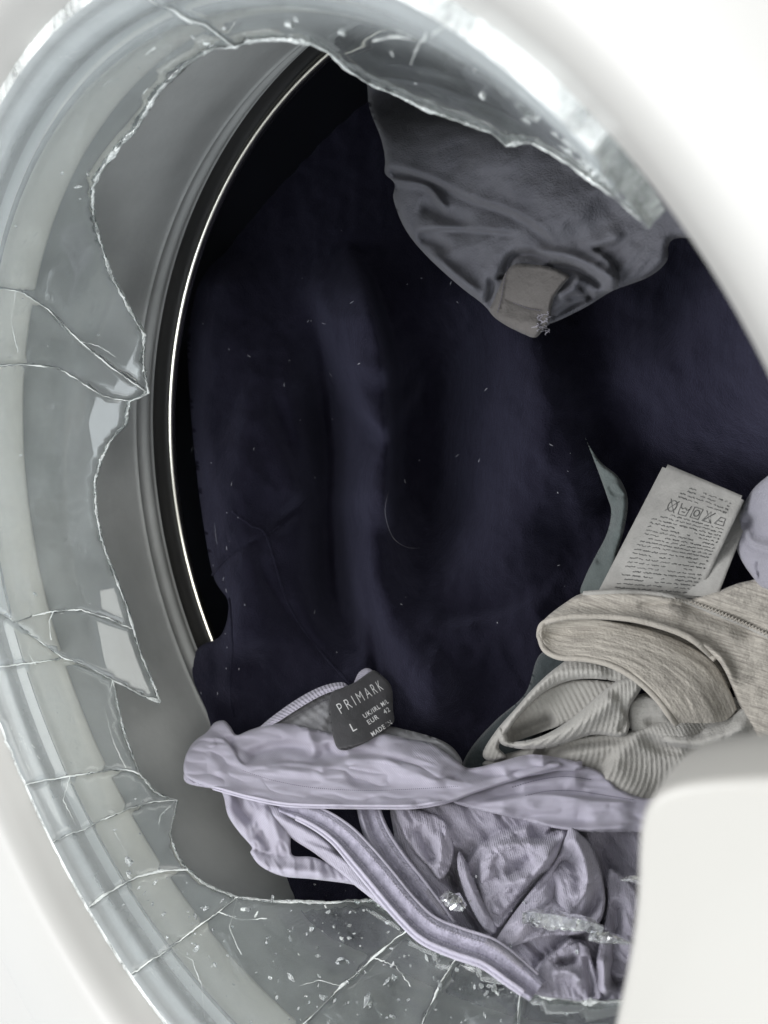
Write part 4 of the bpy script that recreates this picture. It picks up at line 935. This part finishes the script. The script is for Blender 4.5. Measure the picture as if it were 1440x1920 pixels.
# left loop of the armhole
lf, lf_s = sheet('armhole_loop', [(420, 1480), (470, 1486), (500, 1500), (520, 1530), (543, 1560), (545, 1590), (552, 1605), (590, 1608), (640, 1632), (690, 1662), (640, 1655), (580, 1648), (530, 1643), (490, 1625), (470, 1600), (472, 1588), (448, 1560), (428, 1530), (421, 1500)],
 DL, [('v', 6, 10, [(445, 1480), (455, 1520), (480, 1545)], (.1, .2)), ('r', 4, 12, [(490, 1510), (515, 1550), (525, 1590)], (.1, .2)), ('c', 3, 5, [(475, 1592), (505, 1602), (545, 1605)], (.1, .1)), ('v', 4, 8, [(480, 1560), (500, 1580), (505, 1600)]), ('r', 3, 10, [(500, 1625), (560, 1632), (620, 1638)])],
 M_lav, lav, step=2.8, edge=7, drop=3, lift=0, noise=(.7, 26), skirt=7, fine=wr(2, 45, 5), uvf=rot_uv(70, 34))
tri, tri_s = sheet('side_panel', [(470, 1492), (520, 1510), (600, 1535), (680, 1600), (730, 1660), (800, 1740), (850, 1775), (800, 1770), (740, 1720), (690, 1680), (640, 1640), (590, 1600), (545, 1570), (510, 1530)],
 DL, [('r', 4, 12, [(500, 1520), (580, 1560), (640, 1600)]), ('v', 4, 8, [(520, 1520), (600, 1560), (680, 1630), (720, 1680)]), ('s', 3, 8, [(760, 1720), (690, 1640), (640, 1605), (560, 1570)])], M_lav, lav, step=2.8, edge=6, drop=3, lift=1, noise=(.8, 26), uvf=rot_uv(50, 34))
# long bound edges
def strap(name, cl, wd, base, prof, mt, nv=17, thick=1.4, nu=200):
    cl = resample(crom(cl, 12), 90); t = np.gradient(cl[:, :2], axis=0); nr = np.stack([-t[:, 1], t[:, 0]], 1); nr /= np.linalg.norm(nr, axis=1)[:, None]
    wv = np.interp(np.linspace(0, 1, 90), np.linspace(0, 1, len(wd)), wd); cs = []
    for q, hh in prof:
        p = cl[:, :2] + nr * (q * wv)[:, None]; cs.append(np.c_[p, cl[:, 2] + hh + base])
    Cs = []
    o, s = None, None
    return loft(name, [c_[::9].tolist() + [c_[-1].tolist()] for c_ in cs], DL, mt, lav, nu=nu, nv=nv, thick=thick, uvs=(20, 1.8))
P1 = [(525, 1512, 0), (590, 1532, 2), (640, 1565, 4), (690, 1620, 5), (740, 1680, 5), (790, 1735, 5), (850, 1765, 5), (910, 1785, 5), (960, 1820, 4), (1008, 1858, 2)]
PR = [(-.5, -2.5), (-.40, .3), (-.22, 1.2), (-.05, .2), (.08, -1.0), (.2, .6), (.33, 1.6), (.44, .6), (.5, -2)]
s1, s1_s = strap('armhole_strap', P1, [22, 44, 52, 60, 58, 58, 62, 64, 62, 50], 3, PR, M_lav_dark, nv=44)
P2 = [(690, 1512, 0), (705, 1560, 2), (735, 1610, 3), (775, 1662, 3), (815, 1712, 4), (850, 1752, 3)]
s2, s2_s = strap('neck_strap', P2, [44, 50, 52, 54, 50, 34], -1, PR, M_lav_dark, nv=36, nu=120)
for sf, a0, a1, vs in ((s1_s, .06, .97, (.07, .80, .93)), (s2_s, .04, .95, (.10, .82))):
    for v_ in vs: tube('piping', sf(np.linspace(a0, a1, 170), v_, .15), .00060, M_lav, lav, seg=7)
for sf, v_, a0, a1, n_s in ((s1_s, .26, .05, .97, 105), (s1_s, .64, .05, .97, 105), (s2_s, .30, .05, .93, 60), (s2_s, .66, .05, .93, 60)):
    stitches('strap_stitch', (lambda sf, v_, a0, a1: (lambda t: sf(a0 + (a1 - a0) * t, v_, .25)))(sf, v_, a0, a1), n_s, .00022, M_thread, lav)
# zigzag bar tacks
for a0, a1, v0, v1 in ((.78, .92, .08, .32), ):
    c = ([], [])
    for k in range(24):
        t = a0 + (a1 - a0) * k / 24; tube('', s1_s(np.linspace(t, t + .004, 5), np.linspace(v0, v1, 5), .3), .0002, None, seg=5, taper=True, collect=c)
    o = mesh_obj('bar_tack', c[0], c[1], M_thread, lav); o['kind'] = 'stuff'
c = ([], [])
for k in range(18):
    t = .66 + .20 * k / 18; tube('', s2_s(np.linspace(t, t + .012, 5), np.linspace(.08, .30, 5), .3), .0002, None, seg=5, taper=True, collect=c)
o = mesh_obj('bar_tack', c[0], c[1], M_thread, lav); o['kind'] = 'stuff'

# --- pale blue cloth at the lower right
bl, _ = sheet('pale_blue_garment', [(1130, 1560), (1200, 1545), (1350, 1540), (1400, 1700), (1300, 1800), (1200, 1740), (1140, 1650)], plane3((1130, 1560, .285), (1300, 1560, .262), (1200, 1750, .258)), [('r', 5, 20, [(1150, 1600), (1220, 1620), (1300, 1620)]), ('s', 4, 14, [(1140, 1640), (1200, 1660), (1300, 1650)])], M_blue, step=4, edge=12, drop=5, lift=3, noise=(1.4, 40))
tag(bl, 'pale blue cloth lying behind the lavender top, left of the ivory door handle', 'cloth')

# ------------------------------------------------------------------ loose glass
def chunk(name, axis, wid, dep, D, lift, mt, seed=0, seg=9, side=7):
    """a fragment of thick glass: an irregular many-faceted prism along an axis given where it lies"""
    rs = np.random.RandomState(seed); A = resample(crom(axis, 8), seg); V = []
    t = np.gradient(A, axis=0); nr = np.stack([-t[:, 1], t[:, 0]], 1); nr /= np.linalg.norm(nr, axis=1)[:, None]; Fc = []
    ph = rs.uniform(0, 2 * math.pi, side) * .12 + np.arange(side) / side * 2 * math.pi
    for i in range(seg):
        wv = np.interp(i / (seg - 1), np.linspace(0, 1, len(wid)), wid)
        for k in range(side):
            a = ph[k] + rs.uniform(-.12, .12); q = A[i] + nr[i] * wv / 2 * math.cos(a) * rs.uniform(.85, 1.12) + rs.uniform(-1.2, 1.2, 2)
            V.append(W(q[0], q[1], D(q[0], q[1]) - (lift + dep / 2 * math.sin(a) * min(1, wv / max(wid) + .2) * rs.uniform(.8, 1.15)) / 1000))
    for i in range(seg - 1):
        for k in range(side):
            j = (k + 1) % side; a, b, c_, d = i * side + k, i * side + j, (i + 1) * side + j, (i + 1) * side + k
            Fc += [(a, b, c_), (a, c_, d)] if rs.rand() < .5 else [(a, b, d), (b, c_, d)]
    Fc += [tuple(range(side))[::-1], tuple((seg - 1) * side + k for k in range(side))]
    return mesh_obj(name, V, Fc, mt, None, False)
g1 = chunk('glass_fragment', [(826, 1688), (842, 1686), (858, 1694), (872, 1702)], [12, 30, 38, 26, 14], 6, DL, 9, M_frag, 1, 8, 8)
tag(g1, 'small faceted lump of broken glass resting on the lavender top beside its strap', 'glass fragment')
g2 = chunk('glass_fragment', [(980, 1720), (1010, 1722), (1060, 1729), (1100, 1735), (1130, 1742)], [26, 38, 38, 34, 30, 14], 6, DL, 10, M_frag, 2, 16, 7)
tag(g2, 'long bright prism of broken glass lying across the lavender top', 'glass fragment')
g3 = chunk('glass_fragment', [(1106, 1752), (1140, 1758), (1180, 1768)], [26, 30, 20, 6], 4, DL, 7, M_frag, 3, 10, 6)
tag(g3, 'thin clear sliver of glass just right of the long bright prism', 'glass fragment')
g4 = chunk('glass_fragment', [(1164, 1650), (1184, 1648), (1204, 1654)], [4, 18, 14], 4, DL, 7, M_frag, 4, 6, 6)
tag(g4, 'small clear shard beside the ivory door handle, lying on the pale blue cloth', 'glass fragment')
# crumbs: on the inside of the bowl at the bottom and sprinkled over the cloth
def crumbs(name, P, R, mt):
    V = []; Fc = []
    for p, r_ in zip(P, R):
        o = len(V); k = rng.choice([4, 5, 6]); q = [Vector((rng.gauss(0, 1), rng.gauss(0, 1), rng.gauss(0, 1))).normalized() for _ in range(2)]
        ax = q[0]; bx_ = ax.cross(q[1]).normalized(); cx_ = ax.cross(bx_); el = rng.uniform(.6, 2.2)
        for i in range(k):
            a = 2 * math.pi * i / k + rng.uniform(-.3, .3); rr = r_ * rng.uniform(.6, 1.1)
            V.append(Vector(p) + bx_ * math.cos(a) * rr * el + cx_ * math.sin(a) * rr)
        V.append(Vector(p) + ax * r_ * .6); V.append(Vector(p) - ax * r_ * .6)
        for i in range(k):
            j = (i + 1) % k; Fc += [(o + i, o + j, o + k), (o + j, o + i, o + k + 1)]
    o = mesh_obj(name, [tuple(v_) for v_ in V], Fc, mt, None, False); o['kind'] = 'stuff'; return o
P = []; R = []
def on_glass(th, y): return any(inside(np.array([math.radians(th % 360) * .15]), np.array([y + .003]), np.array(q))[0] for q in POLY)
for i in range(260):
    th = rng.gauss(264, 24) ; y = rng.uniform(.012, .066)
    if i % 4 == 0: th = rng.uniform(60, 260)
    p = glass_map(np.array(math.radians(th % 360) * .15), np.array(y), True)
    if not on_glass(th, y): continue
    rr = rng.choice([.0003, .0004, .0005, .0007, .0011]) * (1 if i % 4 else .8)
    P.append((p[0] * .992, p[1], p[2] * .992)); R.append(rr)
for i in range(110):
    px_ = rng.gauss(760, 170); py_ = 1690 + abs(rng.gauss(0, 1)) * 90 + max(0, px_ - 700) * .25
    if i % 5 == 0: px_, py_ = rng.gauss(330, 90), rng.gauss(1740, 70)
    t_, y_ = to_glass(np.float64(px_), np.float64(py_))
    if y_ > .005 and on_glass(t_, y_): p = glass_map(np.array(math.radians(t_) * .15), np.array(y_), True); P.append((p[0] * .99, p[1], p[2] * .99)); R.append(rng.choice([.0003, .0004, .0005, .0008, .0012]))
for px_, py_, rr in ((690, 1880, .0022), (240, 1618, .0016), (240, 1640, .0014), (465, 1710, .0018), (510, 1690, .0012), (615, 1715, .0010), (385, 1708, .0016), (740, 1840, .0016), (930, 1860, .0018)):
    t_, y_ = to_glass(np.float64(px_), np.float64(py_)); p = glass_map(np.array(math.radians(t_) * .15), np.array(y_), True); P.append((p[0] * .99, p[1], p[2] * .99)); R.append(rr)
o = crumbs('glass_crumbs', P, R, M_crumb)
o['label'] = 'crumbs of shattered glass scattered over the inside of the door bowl'
P = []; R = []
for i in range(70):
    x = rng.uniform(400, 700); y = rng.uniform(1500, 1690)
    if i > 40: x = rng.uniform(620, 1150); y = rng.uniform(1560, 1850)
    P.append(tuple(W(x, y, DL(x, y) - .004))) if i > 40 else P.append(tuple(navy_s(np.array([x]), np.array([y]), 1)[0])); R.append(rng.choice([.0002, .0003, .0005, .0007]))
o = crumbs('glass_splinters', P, R, M_crumb)
o['label'] = 'tiny glass splinters sprinkled over the lavender top and navy fleece'
# frosted flakes of fractured glass on the bottom shards
